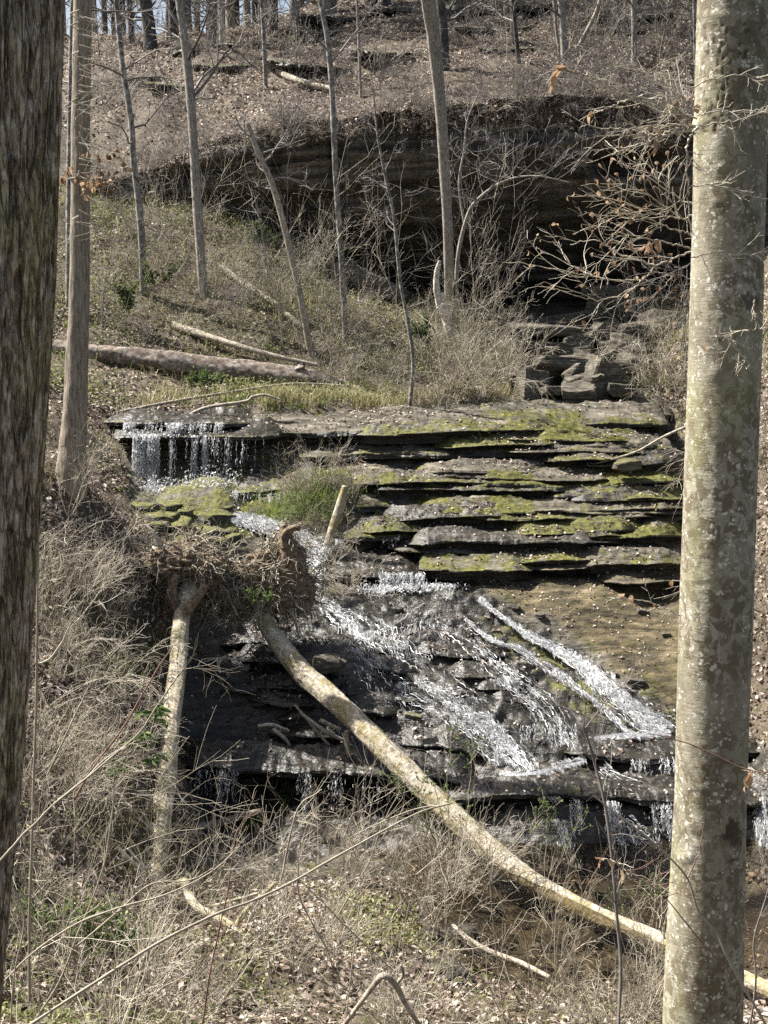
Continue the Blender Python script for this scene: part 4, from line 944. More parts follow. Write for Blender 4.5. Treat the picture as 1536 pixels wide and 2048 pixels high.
rock('tall pointed grey boulder standing at the back of the rock pile', 1208, 640, 37.4, (.95, .8, 2.0), (0, 6, 20), 7, moss=.1)
rock('long flat slab topping the rock pile below the cave', 1118, 640, 37.3, (1.9, 1.2, .26), (-4, -8, 8), 8, moss=.15)
rock('thick flat slab directly under the topmost slab of the rock pile', 1106, 664, 36.4, (2.2, 1.3, .28), (-6, 4, -4), 9, moss=.15)
rock('narrow slab wedged between the flat slabs and the pointed boulder', 1168, 655, 36.6, (1.2, .9, .2), (0, 12, 20), 10, moss=.1)
rock('slab tilted steeply against the pointed boulder', 1172, 684, 35.9, (1.3, .6, .24), (0, -48, 10), 11, moss=.15)
rock('second steeply tilted slab, just below the first', 1195, 676, 35.8, (1.2, .6, .2), (0, -44, 16), 12, moss=.2)
pile = [(1105,706,35.2,(1.0,.8,.3),(-20,6,10)),(1150,712,35,(.8,.7,.25),(-24,-10,0)),(1130,745,33.6,(1.5,1.0,.3),(-26,6,14)),(1090,735,34,(.9,.7,.25),(-20,-4,0)),(1190,735,33.6,(.9,.7,.55),(10,20,30)),(1205,765,32.4,(.75,.6,.9),(0,18,15)),(1240,755,32.6,(.5,.5,.6),(6,-8,0)),(1238,780,31.9,(.55,.5,.3),(0,5,0)),(1165,775,32.2,(.9,.6,.3),(-20,14,0)),(1060,700,35.6,(.8,.6,.3),(-10,10,30)),(1045,760,32.6,(.6,.5,.25),(-14,0,0)),(1225,712,34.6,(.8,.7,.4),(0,-30,10)),(1260,700,35,(.9,.8,.5),(0,24,40)),(1290,660,37.6,(1.2,.9,.5),(0,-8,0)),(1010,640,38,(1.1,.8,.35),(0,8,0)),(1330,640,38,(1.2,.9,.45),(4,6,30)),(1115,785,31.5,(.7,.5,.2),(-12,6,20)),(1270,735,33.4,(.6,.6,.45),(0,16,0))]
for i, (a, b_, c, d, e) in enumerate(pile):
    rock('angular grey block in the heap of fallen rock below the cave', a, b_, c, d, e, 20 + i, moss=.25, group='blocks in the heap below the cave')
flat = [(1150,800,29.6,(1.1,.5,.14),(0,-14,10)),(1215,798,29.8,(1.0,.5,.13),(0,-24,-8)),(1100,806,29.4,(1.3,.6,.12),(0,-5,0)),(1270,806,29.3,(.8,.5,.12),(0,6,0)),(1058,803,29.6,(.7,.5,.3),(0,10,0)),(1180,808,29.2,(1.4,.6,.1),(0,3,0)),(930,812,29.0,(.5,.4,.3),(0,5,20)),(1015,812,29,(.7,.5,.16),(0,-16,0))]
for i, (a, b_, c, d, e) in enumerate(flat):
    rock('thin mossy flagstone lying loose on the lip of the stepped ledges', a, b_, c, d, e, 60 + i, moss=.55, group='flagstones on the lip of the ledges')
rock('long pale leaning slab half buried in brush before the cave mouth', 745, 566, 37.6, (2.6, 1.0, .5), (10, 26, -10), 80, moss=.45)
rock('smaller pale boulder at the low end of the long leaning slab', 665, 545, 38.0, (1.3, .9, .5), (0, 14, 0), 81, moss=.3)
for i in range(26):
    rr_ = np.random.default_rng(900 + i); a, b_ = rr_.uniform(400, 1340), rr_.uniform(1200, 1500)
    h = hit1(a, b_)
    s_ = rr_.uniform(.08, .2)
    rock('small stone lying on the wet sloping slab', a, b_, h[1] - .02, (s_ * 1.5, s_, s_ * .6), (0, rr_.uniform(-15, 15), rr_.uniform(0, 180)), 120 + i, moss=.3, wetv=.5, group='small stones on the wet slab')

for i in range(26):
    rr_ = np.random.default_rng(950 + i); a, b_ = rr_.uniform(275, 475), rr_.uniform(1000, 1110)
    if b_ - 1000 > (a - 240) * .9: continue
    h = hit1(a, b_); s_ = rr_.uniform(.22, .5)
    rock('mossy stone in the jumble below the upper waterfall', a, b_, h[1] - .02, (s_ * 1.6, s_ * 1.2, s_ * .5), (0, rr_.uniform(-8, 8), rr_.uniform(0, 180)), 170 + i, M['rock'], moss=.95, wetv=.6, group='mossy stones below the upper waterfall')

for i in range(46):
    rr_ = np.random.default_rng(1500 + i); a, b_ = rr_.uniform(850, 1345), rr_.uniform(1770, 1965)
    h = hit1(a, b_); s_ = rr_.uniform(.08, .3)
    rock('dark wet stone in the shallow water at the foot of the cascade', a, b_, h[1] - .02, (s_ * 1.7, s_ * 1.2, s_ * .55), (0, rr_.uniform(-12, 12), rr_.uniform(0, 180)), 300 + i, M['rock'], moss=.3, wetv=.7, group='wet stones at the foot of the cascade')
for i in range(14):
    rr_ = np.random.default_rng(1700 + i); a, b_ = rr_.uniform(1060, 1300), rr_.uniform(650, 800)
    rock('angular grey block in the heap of fallen rock below the cave', a, b_, 40, (rr_.uniform(.4, .9), rr_.uniform(.4, .7), rr_.uniform(.25, .7)), (rr_.uniform(-20, 10), rr_.uniform(-35, 35), rr_.uniform(0, 180)), 360 + i, moss=.2, group='blocks in the heap below the cave')

# ------------------------------------------------------------------ water
def slope_dir(x, y, e=.06):
    gxx = (zlow(x + e, y) - zlow(x - e, y)) / (2 * e); gyy = (zlow(x, y + e) - zlow(x, y - e)) / (2 * e)
    return gxx, gyy
def flecks(c, d, ln, wd, nrm, r):
    """small torn strips of white water: kinked four sided slivers"""
    n = len(c); d = unit(d); s = unit(np.cross(d, nrm)); up = np.cross(s, d)
    ln = ln[:, None]; wd = wd[:, None]
    a = c - d * ln * .5; b = c + d * ln * .5 - up * ln * .1
    m = c + up * ln * r.uniform(.0, .35, (n, 1))
    V = np.stack([a, m + s * wd * .5, b, m - s * wd * .5], 1).reshape(-1, 3)
    i = np.arange(n)[:, None] * 4
    return V, np.concatenate([i + [[0, 1, 2]], i + [[0, 2, 3]]], 0)
zsm = bilin(gx, gy, gz_low(GX, GY) + .045)
wr_ = np.random.default_rng(77)
water = MB()
def stream(line, dens, wmul=1.0, ln=(.03, .13), wdt=(.003, .008), lift=.02):
    """line: (px, py, half width px) down the slope, density = slivers per photo-pixel of length"""
    line = np.asarray(line, float)
    seg = np.concatenate([[0], np.cumsum(np.hypot(np.diff(line[:, 0]), np.diff(line[:, 1])))])
    n = int(seg[-1] * dens * .85); t = wr_.uniform(0, seg[-1], n)
    cx = np.interp(t, seg, line[:, 0]); cy = np.interp(t, seg, line[:, 1]); wmul = wmul * .92; hw = np.interp(t, seg, line[:, 2]) * wmul
    o = wr_.normal(0, .5, n) * hw
    dx = np.interp(t + 4, seg, line[:, 0]) - np.interp(t - 4, seg, line[:, 0]); dy = np.interp(t + 4, seg, line[:, 1]) - np.interp(t - 4, seg, line[:, 1])
    l_ = np.hypot(dx, dy) + 1e-6
    px = cx - dy / l_ * o; py = cy + dx / l_ * o * .6
    # torn into clumps
    cl_ = fbm(np.stack([px / 11, py / 16, 0 * px], -1), 3, 505); st_ = fbm(np.stack([o / (hw + 4) * 3.2, t / 42, 0 * t + line[0, 0]], -1), 3, 515); k = (cl_ * .6 + st_ * 1.3) > wr_.uniform(-.15, .5, n)
    px, py, dx, dy = px[k], py[k], (dx / l_)[k], (dy / l_)[k]
    c = hit(px, py, zsm, y0=14, y1=30); c2 = hit(px + dx * 6, py + np.maximum(dy * 6, 1.5), zsm, y0=14, y1=30)
    d = c2 - c; bad = np.linalg.norm(d, axis=1) > .6; d[bad] = [0, -.5, -.4]
    d = unit(d + wr_.normal(0, .012, d.shape)); n = len(c)
    d = unit(d + [0, -.1, -.35] + wr_.normal(0, .14, d.shape))
    gx_, gy_ = slope_dir(c[:, 0], c[:, 1]); nr = unit(np.stack([-gx_, -gy_, np.ones(n)], -1) + wr_.normal(0, .35, (n, 3)))
    c = c + np.array([0, -.01, 0]) ; c[:, 2] += wr_.uniform(.004, lift * 2, n)
    V, T = flecks(c, d, wr_.uniform(*ln, n), wr_.uniform(*wdt, n), nr, wr_); water.add(V, None, T)
    # joined strands of running water between the torn flecks
    m = int(seg[-1] * dens * .045); k = 12; t0 = wr_.uniform(-.05, .95, m) * seg[-1]; ln_ = wr_.uniform(18, 75, m); o0 = wr_.normal(0, .42, m)
    tt = np.clip(t0[:, None] + ln_[:, None] * np.linspace(0, 1, k)[None], 0, seg[-1]); oo = o0[:, None] + np.cumsum(wr_.normal(0, .05, (m, k)), 1)
    keep = fbm(np.stack([o0 * 3.2, t0 / 42, 0 * t0 + line[0, 0]], -1), 3, 515) > -.12; tt, oo = tt[keep], oo[keep]; m = len(tt)
    if m:
        X = np.interp(tt, seg, line[:, 0]); Y_ = np.interp(tt, seg, line[:, 1]); H = np.interp(tt, seg, line[:, 2]) * wmul
        gx2 = np.interp(tt + 4, seg, line[:, 0]) - np.interp(tt - 4, seg, line[:, 0]); gy2 = np.interp(tt + 4, seg, line[:, 1]) - np.interp(tt - 4, seg, line[:, 1]); l2 = np.hypot(gx2, gy2) + 1e-6
        q = hit((X - gy2 / l2 * oo * H).ravel(), (Y_ + gx2 / l2 * oo * H * .6).ravel(), zsm, y0=14, y1=30).reshape(m, k, 3)
        q[..., 2] += .018 + wr_.normal(0, .012, (m, k)); q[..., 0] += wr_.normal(0, .006, (m, k))
        water.tubes(q, wr_.uniform(.002, .006, m)[:, None] * np.abs(wr_.normal(.9, .5, (m, k))) + .001, 4)
# main slope streams
stream([(640,1205,26),(700,1245,48),(745,1300,70),(800,1350,75),(850,1390,72),(920,1430,62),(980,1470,55),(1030,1510,42),(1062,1545,30)], 16, 1.0)
stream([(700,1225,60),(780,1280,80),(850,1330,70)], 5)
stream([(950,1440,40),(990,1480,30),(1040,1530,22)], 16)
stream([(900,1175,40),(870,1210,60),(830,1250,60),(800,1300,50)], 3)
stream([(960,1200,5),(985,1222,6),(1020,1248,7),(1060,1275,9),(1110,1300,14),(1160,1330,22),(1200,1365,28),(1245,1405,34),(1290,1440,36),(1340,1462,34)], 32, 1.0, (.04, .13), (.004, .011))
stream([(1110,1300,12),(1180,1345,20),(1250,1410,26),(1330,1458,26)], 14)
stream([(930,1240,4),(958,1265,6),(985,1282,8),(1030,1295,12),(1070,1320,14),(1110,1345,12),(1160,1385,10),(1210,1420,9),(1250,1462,8),(1280,1478,8)], 11)
stream([(860,1240,22),(930,1290,34),(1000,1340,40),(1060,1380,34),(1100,1420,30),(1130,1470,26),(1150,1500,20)], 5)
stream([(1000,1360,30),(1080,1420,36),(1130,1490,30)], 4)
stream([(1250,1390,10),(1300,1430,10),(1340,1450,8)], 6)
stream([(640,1140,14),(640,1165,16),(630,1200,16),(650,1230,20)], 9)
# flat run at the foot, lower right cascade
stream([(1000,1548,16),(1060,1552,16),(1110,1535,14),(1170,1520,12)], 12, 1, (.03, .1), (.006, .016), .012)
stream([(1190,1480,8),(1260,1474,10),(1340,1468,12)], 26, 1, (.04, .1), (.004, .012), .012)
stream([(1040,1560,20),(1080,1590,20),(1120,1600,14)], 9)
stream([(1200,1540,30),(1280,1575,36),(1350,1600,34)], 6)
stream([(1240,1640,40),(1280,1690,70),(1300,1740,80),(1300,1780,70)], 12, 1, (.02, .07), (.004, .012))
stream([(1120,1640,14),(1140,1690,16),(1150,1740,16)], 8)
stream([(1330,1630,30),(1350,1690,40),(1360,1760,40)], 12)
stream([(1520,1600,20),(1530,1680,26),(1530,1760,26)], 14)
# chute from the upper pool past the pointed root plate
stream([(468,1035,16),(500,1046,22),(540,1060,26),(580,1075,26),(615,1090,26),(640,1112,22)], 110, 1, (.04, .14), (.004, .012))
stream([(500,1046,14),(540,1060,18),(590,1080,20),(640,1112,16)], 60, 1, (.04, .14), (.004, .012), .05)
stream([(600,1085,18),(615,1110,20),(640,1130,20)], 60, 1, (.04, .14), (.004, .012), .05)
stream([(455,1095,6),(462,1120,6)], 8)
# free falling threads
def threads(x0, x1, ytop, ybot, Y, n, r=(.006, .014), wob=.034, beads=.0, clump=None):
    px = wr_.uniform(x0, x1, n) if clump is None else np.clip(wr_.normal((x0 + x1) / 2, clump, n), x0, x1)
    k = 22; L = np.linspace(0, 1, k)[None]
    yb = ytop + (ybot - ytop) * np.minimum(1.05, wr_.uniform(.45, 1.5, n)); yt = ytop + wr_.uniform(-2, 2, n)
    a = P(px, yt, np.full(n, Y)); b = P(px + wr_.normal(0, 1.5, n), yb, np.full(n, Y - .03))
    pts = a[:, None] * (1 - L[..., None]) + b[:, None] * L[..., None]
    pts[:, :, 1] -= .16 * np.sqrt(L); pts += wr_.normal(0, wob * .35, pts.shape)
    R = .62 * wr_.uniform(*r, n)[:, None] * (.35 + 1.2 * np.abs(wr_.normal(0, .7, (n, k)))) * np.linspace(1.15, .8, k)[None]
    if beads: R = R * (wr_.uniform(0, 1, (n, k)) > beads)
    water.tubes(pts, np.maximum(R, .0006), 4)
    # loose drops around each thread
    m = n * 9; i = wr_.integers(0, n, m); t = wr_.uniform(0.05, 1, m)
    c = a[i] * (1 - t[:, None]) + b[i] * t[:, None]; c[:, 1] -= .16 * np.sqrt(t); c += wr_.normal(0, .022, c.shape)
    V, T = flecks(c, np.tile([0, -.1, -1.0], (m, 1)) + wr_.normal(0, .2, (m, 3)), wr_.uniform(.02, .09, m), wr_.uniform(.005, .014, m), unit(wr_.normal(0, 1, (m, 3)) + [0, -1.5, 0]), wr_); water.add(V, None, T)
def splash(cx, cy, sx, sy, Y, n, up=.0):
    px = wr_.normal(cx, sx, n); py = cy + np.abs(wr_.normal(0, sy, n)) * np.where(wr_.uniform(0, 1, n) < .5, 1, -1)
    c = P(px, py, Y + wr_.uniform(-.25, .25, n))
    V, T = flecks(c, wr_.normal(0, 1, (n, 3)) + [0, -.4, -.6], wr_.uniform(.02, .09, n), wr_.uniform(.008, .026, n), unit(wr_.normal(0, 1, (n, 3)) + [0, -.8, .6]), wr_); water.add(V, None, T)
FY = 25.9
splash(620, 1105, 16, 16, 22.3, 500); splash(520, 1052, 22, 8, 23.6, 400)
threads(250, 272, 846, 868, 26.35, 22, (.010, .022)); threads(335, 372, 847, 866, 26.35, 46, clump=9, r=(.006, .013)); threads(275, 330, 847, 866, 26.35, 6, (.003, .006), beads=.3); threads(375, 430, 847, 866, 26.35, 16, (.003, .007)); threads(428, 445, 846, 866, 26.35, 10)
threads(268, 318, 871, 985, FY, 150, (.004, .015), clump=15); threads(296, 320, 871, 930, FY, 30, (.009, .018)); threads(340, 354, 874, 960, FY, 12, (.004, .011)); threads(384, 396, 872, 965, FY, 16, (.007, .014)); threads(406, 418, 872, 970, FY, 20, (.007, .015))
threads(330, 470, 874, 955, FY, 9, (.003, .006), beads=.25); threads(450, 464, 873, 950, FY, 8, (.004, .009)); threads(425, 445, 873, 930, FY, 6, (.003, .007)); threads(484, 492, 874, 960, FY, 4, (.004, .008), beads=.3); threads(470, 540, 874, 930, FY, 4, (.002, .004), beads=.4)
threads(466, 476, 981, 1010, 24.95, 10, (.006, .014)); threads(480, 640, 985, 1008, 24.95, 24, (.002, .005), beads=.3)
splash(300, 980, 26, 12, 25.4, 900); splash(415, 985, 26, 22, 25.3, 1500); splash(350, 975, 20, 10, 25.4, 300); splash(455, 965, 18, 12, 25.5, 300); splash(330, 992, 40, 8, 25.2, 300); splash(262, 868, 14, 3, 26.2, 260); splash(300, 871, 30, 2.5, 26.0, 300)
threads(758, 850, 1146, 1168, 22.75, 60, (.004, .010)); splash(800, 1176, 48, 5, 22.4, 900); splash(880, 1172, 22, 3, 22.5, 250); splash(760, 1182, 14, 6, 22.3, 260)
threads(672, 690, 1080, 1098, 23.75, 12, (.004, .009))
threads(395, 480, 1540, 1608, 18.05, 22, (.002, .005), beads=.35); threads(440, 452, 1540, 1612, 18.05, 5, (.003, .007), beads=.2); threads(595, 625, 1548, 1618, 18.0, 9, (.002, .005), beads=.4); threads(640, 800, 1545, 1610, 18.0, 10, (.0015, .003), beads=.5)
threads(985, 1010, 1498, 1548, 18.7, 26, (.004, .010)); threads(1040, 1160, 1450, 1500, 19.1, 24, (.003, .007))
threads(1210, 1240, 1604, 1650, 17.35, 26, (.004, .010)); threads(1300, 1400, 1608, 1650, 17.4, 46, (.003, .010)); threads(1140, 1165, 1600, 1680, 17.3, 14, (.003, .008)); threads(1510, 1560, 1604, 1670, 17.4, 26, (.004, .01)); threads(1320, 1370, 1516, 1550, 18.4, 30, (.004, .009)); threads(1240, 1300, 1518, 1545, 18.4, 8, (.003, .006))
for (a, b, yy, Yd, n) in ((1150, 1215, 905, 26.0, 7), (1120, 1330, 1050, 24.1, 7), (760, 830, 1072, 23.8, 3), (1200, 1300, 862, 26.9, 3)):
    threads(a, b, yy, yy + 20, Yd, n, (.0015, .003), beads=.35)
V, Q, T = water.arr(); mk('cascade_water', V, Q, T, M['foam'], None, False)['kind'] = 'structure'
# still brown pool at the foot
pz = -7.44
pv = np.array([[-.6, 14.3, pz], [1.2, 13.6, pz], [6.5, 13.6, pz], [6.5, 17.2, pz], [.6, 17.2, pz], [-.4, 16.4, pz]])
mk('pool_water', pv, None, [[0, 1, 5], [1, 4, 5], [1, 2, 4], [2, 3, 4]], M['pool'])['kind'] = 'structure'

# ------------------------------------------------------------------ ground litter, grass, cover
def leaves_geo(c, nrm, size, r, asp=(.45, .75), curl=.35):
    n = len(c); t = unit(np.cross(nrm, r.normal(0, 1, (n, 3)))); b = np.cross(nrm, t)
    L = size[:, None]; Wd = L * r.uniform(*asp, n)[:, None]
    up = nrm * L
    V = np.stack([c - t * L * .5 + up * r.uniform(-.1, .25, (n, 1)), c + b * Wd * .5 + up * r.uniform(0, curl, (n, 1)),
                  c + t * L * .5 + up * r.uniform(-.1, .3, (n, 1)), c - b * Wd * .5 + up * r.uniform(0, curl, (n, 1))], 1).reshape(-1, 3)
    i = np.arange(n)[:, None] * 4
    return V, np.concatenate([i + [[0, 1, 2]], i + [[0, 2, 3]]], 0)
def grad_n(zf, x, y, e=.08):
    a = (zf(x + e, y) - zf(x - e, y)) / (2 * e); b = (zf(x, y + e) - zf(x, y - e)) / (2 * e)
    return unit(np.stack([-np.clip(a, -3, 3), -np.clip(b, -3, 3), np.ones_like(a)], -1))
def sample(zf, x0, x1, y0, y1, n, r, keep=None, marg=140):
    x = r.uniform(x0, x1, n); y = r.uniform(y0, y1, n); z = zf(x, y)
    px, py = proj(np.stack([x, y, z], -1))
    k = (px > -marg) & (px < 1536 + marg) & (py > -120) & (py < 2048 + 160) & (z > -20)
    if keep is not None: k &= keep(x, y, z, px, py)
    return np.stack([x, y, z], -1)[k], px[k], py[k]
frock = bilin(gx, gy, rockm); 
POOL = [(830,1790),(1000,1772),(1560,1772),(1560,1985),(1250,1990),(1010,1950),(840,1880)]
sr = np.random.default_rng(5)
lit = MB()
def notrock(x, y, z, px, py): return (frock(x, y) < sr.uniform(.2, .7, len(x))) & ~(inpoly(px, py, POOL) & (y > 12.5) & (y < 17.5))
def patchy(p, lo, hi, sc=.9, sd=601): 
    q = fbm(p * sc, 3, sd); return sr.uniform(0, 1, len(p)) < np.clip((q - lo) / (hi - lo), .05, 1)
def strew(zf, box, n, size, keep=notrock, pat=None, tilt=.55, lift=.05):
    c, px, py = sample(zf, *box, n, sr, keep)
    if pat: 
        k = patchy(c, *pat); c = c[k]
    nr = unit(grad_n(zf, c[:, 0], c[:, 1]) + sr.normal(0, tilt, c.shape)); c = c + nr * sr.uniform(.0, lift, (len(c), 1))
    V, T = leaves_geo(c, nr, sr.uniform(*size, len(c)), sr); lit.add(V, None, T)
strew(zlow, (-6, 8, 8.5, 17.5), 66000, (.03, .115), pat=(-.5, .2), tilt=.4)
strew(zlow, (-9, -2.2, 14, 28), 46000, (.05, .11), pat=(-.4, .3))
strew(zlow, (-13, 12, 27, 44), 80000, (.06, .13), pat=(-.15, .55, .5), keep=lambda x, y, z, px, py: notrock(x, y, z, px, py) & ~((y > 37.5) & (x > 2)))
strew(zlow, (-1.5, 6, 12.5, 17), 9000, (.03, .08), keep=lambda x, y, z, px, py: z < -6.9, pat=(-.2, .5))
strew(zlow, (5.5, 12, 16, 34), 26000, (.05, .12))
strew(zlow, (-4, 7, 16, 24.5), 9000, (.035, .075), keep=lambda x, y, z, px, py: (frock(x, y) > .4) & (fbm(np.stack([x, y, 0 * x], -1) * 1.3, 3, 611) > sr.uniform(-.25, .5, len(x))), lift=.02)
strew(zup, (-16, 14, 37, 56), 90000, (.06, .15), keep=lambda x, y, z, px, py: y > 0, pat=(-.5, .3, .5))
q_ = (sr.uniform(.80, 1, 9000) ** .6 * (ns - 1)).astype(int), sr.integers(20, 500, 9000)
c = np.stack([CX[q_], CY[q_] - .04, CZ[q_]], -1); c = c[patchy(c, -.3, .4, .8, 690)]; V, T = leaves_geo(c, unit(sr.normal(0, .5, c.shape) + [0, -.6, .8]), sr.uniform(.06, .14, len(c)), sr); lit.add(V, None, T)
strew(zlow, (1, 7, 19.5, 23), 2600, (.025, .06), keep=lambda x, y, z, px, py: inpoly(px, py, TANP), pat=(-.3, .5, 1.5), lift=.012)
# leaves caught on the ledge treads
for V, px, py, sd in TOPS:
    nr_, nc = V.shape[:2]
    if sd >= 21 and sd < 40: dens = 70
    elif sd >= 200: dens = 110
    elif sd >= 40: dens = 120
    else: dens = {13: 700, 15: 650, 11: 380, 7: 220, 10: 260, 12: 160, 5: 150, 14: 260, 16: 260, 18: 260, 2: 500, 1: 380}.get(sd, 130)
    area = abs(V[0, -1, 0] - V[0, 0, 0]) * 1.0; n = int(dens * area * (.5 if sd < 40 else 1) * (.5 if sd >= 200 else 1))
    i = sr.uniform(.2, nr_ - 3, n); j = sr.uniform(0, nc - 1.01, n); a = i.astype(int); b = j.astype(int)
    c = V[a, b] * (1 - (i - a))[:, None] + V[a + 1, b] * (i - a)[:, None]
    k = fbm(c * 1.1, 3, 620) > sr.uniform(-.5, .35, n); c = c[k]; c[:, 2] += sr.uniform(.006, .03, len(c))
    nr = unit(np.array([0, -.25, 1.0]) + sr.normal(0, .45, c.shape))
    Vl, T = leaves_geo(c, nr, sr.uniform(.035, .085, len(c)), sr); lit.add(Vl, None, T)
V, Q, T = lit.arr(); mk('leaf_litter', V, None, T, M['litter'], None, False)['kind'] = 'stuff'

def blades(c, h, lean, w, r):
    n = len(c); a = r.uniform(0, 2 * math.pi, n); d = np.stack([np.cos(a), np.sin(a), 0 * a], -1); s = np.stack([-np.sin(a), np.cos(a), 0 * a], -1)
    h = h[:, None]; lean = lean[:, None]; w = w[:, None]; up = np.array([0, 0, 1.0])
    m = c + up * h * .6 + d * h * lean * .35; t = c + up * h * (1 - .35 * lean) + d * h * lean
    V = np.stack([c - s * w, c + s * w, m + s * w * .7, m - s * w * .7, t], 1).reshape(-1, 3); i = np.arange(n)[:, None] * 5
    return V, i + [[0, 1, 2, 3]], i + [[3, 2, 4]]
dg = MB(); gg = MB(); gcv = MB()
def tufts(mb, zf, box, n, per, h, keep, pat=None, w=(.003, .006), spread=.08, lean=(.2, 1.2)):
    c, px, py = sample(zf, *box, n, sr, keep)
    if pat: c = c[patchy(c, *pat)]
    m = len(c); c = np.repeat(c, per, 0) + np.concatenate([sr.normal(0, spread, (m * per, 2)), np.zeros((m * per, 1))], 1)
    c[:, 2] = zf(c[:, 0], c[:, 1]) - .02
    V, Q, T = blades(c, sr.uniform(*h, len(c)), sr.uniform(*lean, len(c)), sr.uniform(*w, len(c)), sr); mb.add(V, Q, T)
hill = lambda x, y, z, px, py: notrock(x, y, z, px, py) & (z > -3) & ~((y > 37) & (x > 1.5)) & ~((px > 1020) & (px < 1300) & (y > 31))
tufts(dg, zlow, (-12, 10, 27, 41), 6800, 9, (.15, .5), hill, (-.1, .5, .45, 640), w=(.005, .010))
tufts(dg, zlow, (-9, -2.5, 14, 27), 2200, 7, (.12, .4), notrock, (-.1, .6, .6, 641))
tufts(dg, zlow, (-5, 6, 9, 15.5), 1300, 6, (.08, .30), notrock, (-.1, .6, .7, 642), w=(.0025, .005))
tufts(dg, zlow, (-2.5, 3, 27.2, 29.5), 420, 8, (.12, .5), notrock, None, w=(.005, .010))
tufts(gg, zlow, (-4.6, -.8, 27.3, 29), 240, 12, (.08, .25), notrock, (-.1, .4, 1.2, 644), w=(.004, .008))
tufts(gg, zlow, (-10, 4, 28, 38), 900, 10, (.1, .3), hill, (.0, .5, .4, 645), w=(.005, .009))
for (a, b_, n, s_) in ((500,1650,14,.10),(515,1640,12,.08),(560,1610,10,.15),(575,1215,12,.10),(600,1210,8,.1),(510,1195,12,.12),(620,985,40,.4),(660,975,40,.35),(600,1005,40,.3),(640,1025,30,.3),(620,1010,30,.35),(560,1020,24,.3),(600,985,20,.3),(545,1035,16,.25),(1100,860,8,.1),(60,1830,14,.25),(150,1850,14,.3),(250,1290,20,.35),(210,1330,16,.3)):
    c0 = hit1(a, b_); m = n * 6; c = c0 + np.concatenate([sr.normal(0, s_, (m, 2)), np.zeros((m, 1))], 1); c[:, 2] = np.maximum(zlow(c[:, 0], c[:, 1]), c0[2] - .1)
    V, Q, T = blades(c, sr.uniform(.08, .26, m), sr.uniform(.2, 1.2, m), sr.uniform(.003, .007, m), sr); gg.add(V, Q, T)
V, Q, T = dg.arr(); mk('dry_grass', V, Q, T, M['dry_grass'], None, False)['kind'] = 'stuff'
V, Q, T = gg.arr(); mk('green_grass', V, Q, T, M['green_grass'], None, False)['kind'] = 'stuff'
# low greenish leafy cover
def cover(zf, box, n, size, keep, pat, hh=.22):
    c, px, py = sample(zf, *box, n, sr, keep); c = c[patchy(c, *pat)]
    nr = unit(sr.normal(0, .7, c.shape) + [0, -.2, 1.0]); c[:, 2] += sr.uniform(.0, hh, len(c))
    V, T = leaves_geo(c, nr, sr.uniform(*size, len(c)), sr, (.35, .6)); gcv.add(V, None, T)
cover(zlow, (-12, 9, 27.5, 40), 95000, (.04, .10), hill, (-.35, .35, .4, 650), .35)
cover(zlow, (-6, 3, 9, 15), 34000, (.025, .07), notrock, (-.15, .4, .8, 651), .18)
cover(zlow, (-9, -2.5, 15, 27), 15000, (.03, .08), notrock, (.0, .6, .6, 652), .25)
cover(zlow, (5.5, 12, 16, 34), 9000, (.04, .09), notrock, (-.1, .5, .6, 653), .25)
cover(zlow, (-4.5, -.7, 22.5, 26), 7000, (.02, .05), lambda x, y, z, px, py: (px > 250) & (px < 680), (-.1, .4, 1.5, 654), .12)
V, Q, T = gcv.arr(); mk('ground_cover', V, None, T, M['cover_leaf'], None, False)['kind'] = 'stuff'

# ------------------------------------------------------------------ bare shrubs
def shrub_geo(kind, seed):
    r = np.random.default_rng(seed); mb = MB(); heads = MB()
    if kind == 'bush': n, L, tilt, n1_, n2_, tw = 11, (1.0, 1.9), .55, 5, 4, .0042
    elif kind == 'arch': n, L, tilt, n1_, n2_, tw = 12, (1.0, 2.0), 1.1, 4, 4, .0042
    elif kind == 'cane': n, L, tilt, n1_, n2_, tw = 6, (1.2, 2.6), .28, 4, 2, .0036
    elif kind == 'whip': n, L, tilt, n1_, n2_, tw = 2, (2.2, 3.8), .14, 9, 4, .004
    else: n, L, tilt, n1_, n2_, tw = 9, (.8, 1.4), .5, 3, 2, .0038
    a = r.uniform(0, 2 * math.pi, n); st = np.stack([np.cos(a), np.sin(a), 0 * a], -1) * r.uniform(0, .16, (n, 1)); st[:, 2] = -.08
    d = np.stack([np.cos(a) * tilt, np.sin(a) * tilt, np.ones(n)], -1) + r.normal(0, .15, (n, 3))
    ln = r.uniform(*L, n); up = -.14 if kind == 'arch' else .04
    p0 = grow(st, d, ln, 8, .13, up, r); mb.tubes(p0, r.uniform(1.3, 2.6, n)[:, None] * tw * np.linspace(1, .4, 8)[None], 4)
    s, dd, t = spawn(p0, n1_, .2, 1, .8, r); l1 = np.repeat(ln, n1_) * r.uniform(.2, .45, len(s)); p1 = grow(s, dd, l1, 5, .2, up, r)
    mb.tubes(p1, np.full((len(p1), 5), tw) * np.linspace(1.1, .6, 5)[None], 3)
    s, dd, t = spawn(p1, n2_, .2, 1, .9, r); l2 = np.repeat(l1, n2_) * r.uniform(.3, .7, len(s)); p2 = grow(s, dd, l2, 4, .24, up, r)
    mb.tubes(p2, np.full((len(p2), 4), tw * .75) * np.linspace(1, .6, 4)[None], 3)
    if kind == 'seed':
        tips = np.concatenate([p0[:, -1], p1[::2, -1]]); m = len(tips) * 22
        c = np.repeat(tips, 22, 0) + r.normal(0, 1, (m, 3)) * [.045, .045, .022]; V, T = leaves_geo(c, unit(r.normal(0, 1, (m, 3))), r.uniform(.012, .028, m), r, (.6, .9)); heads.add(V, None, T)
    return mb, heads
GEO = {}
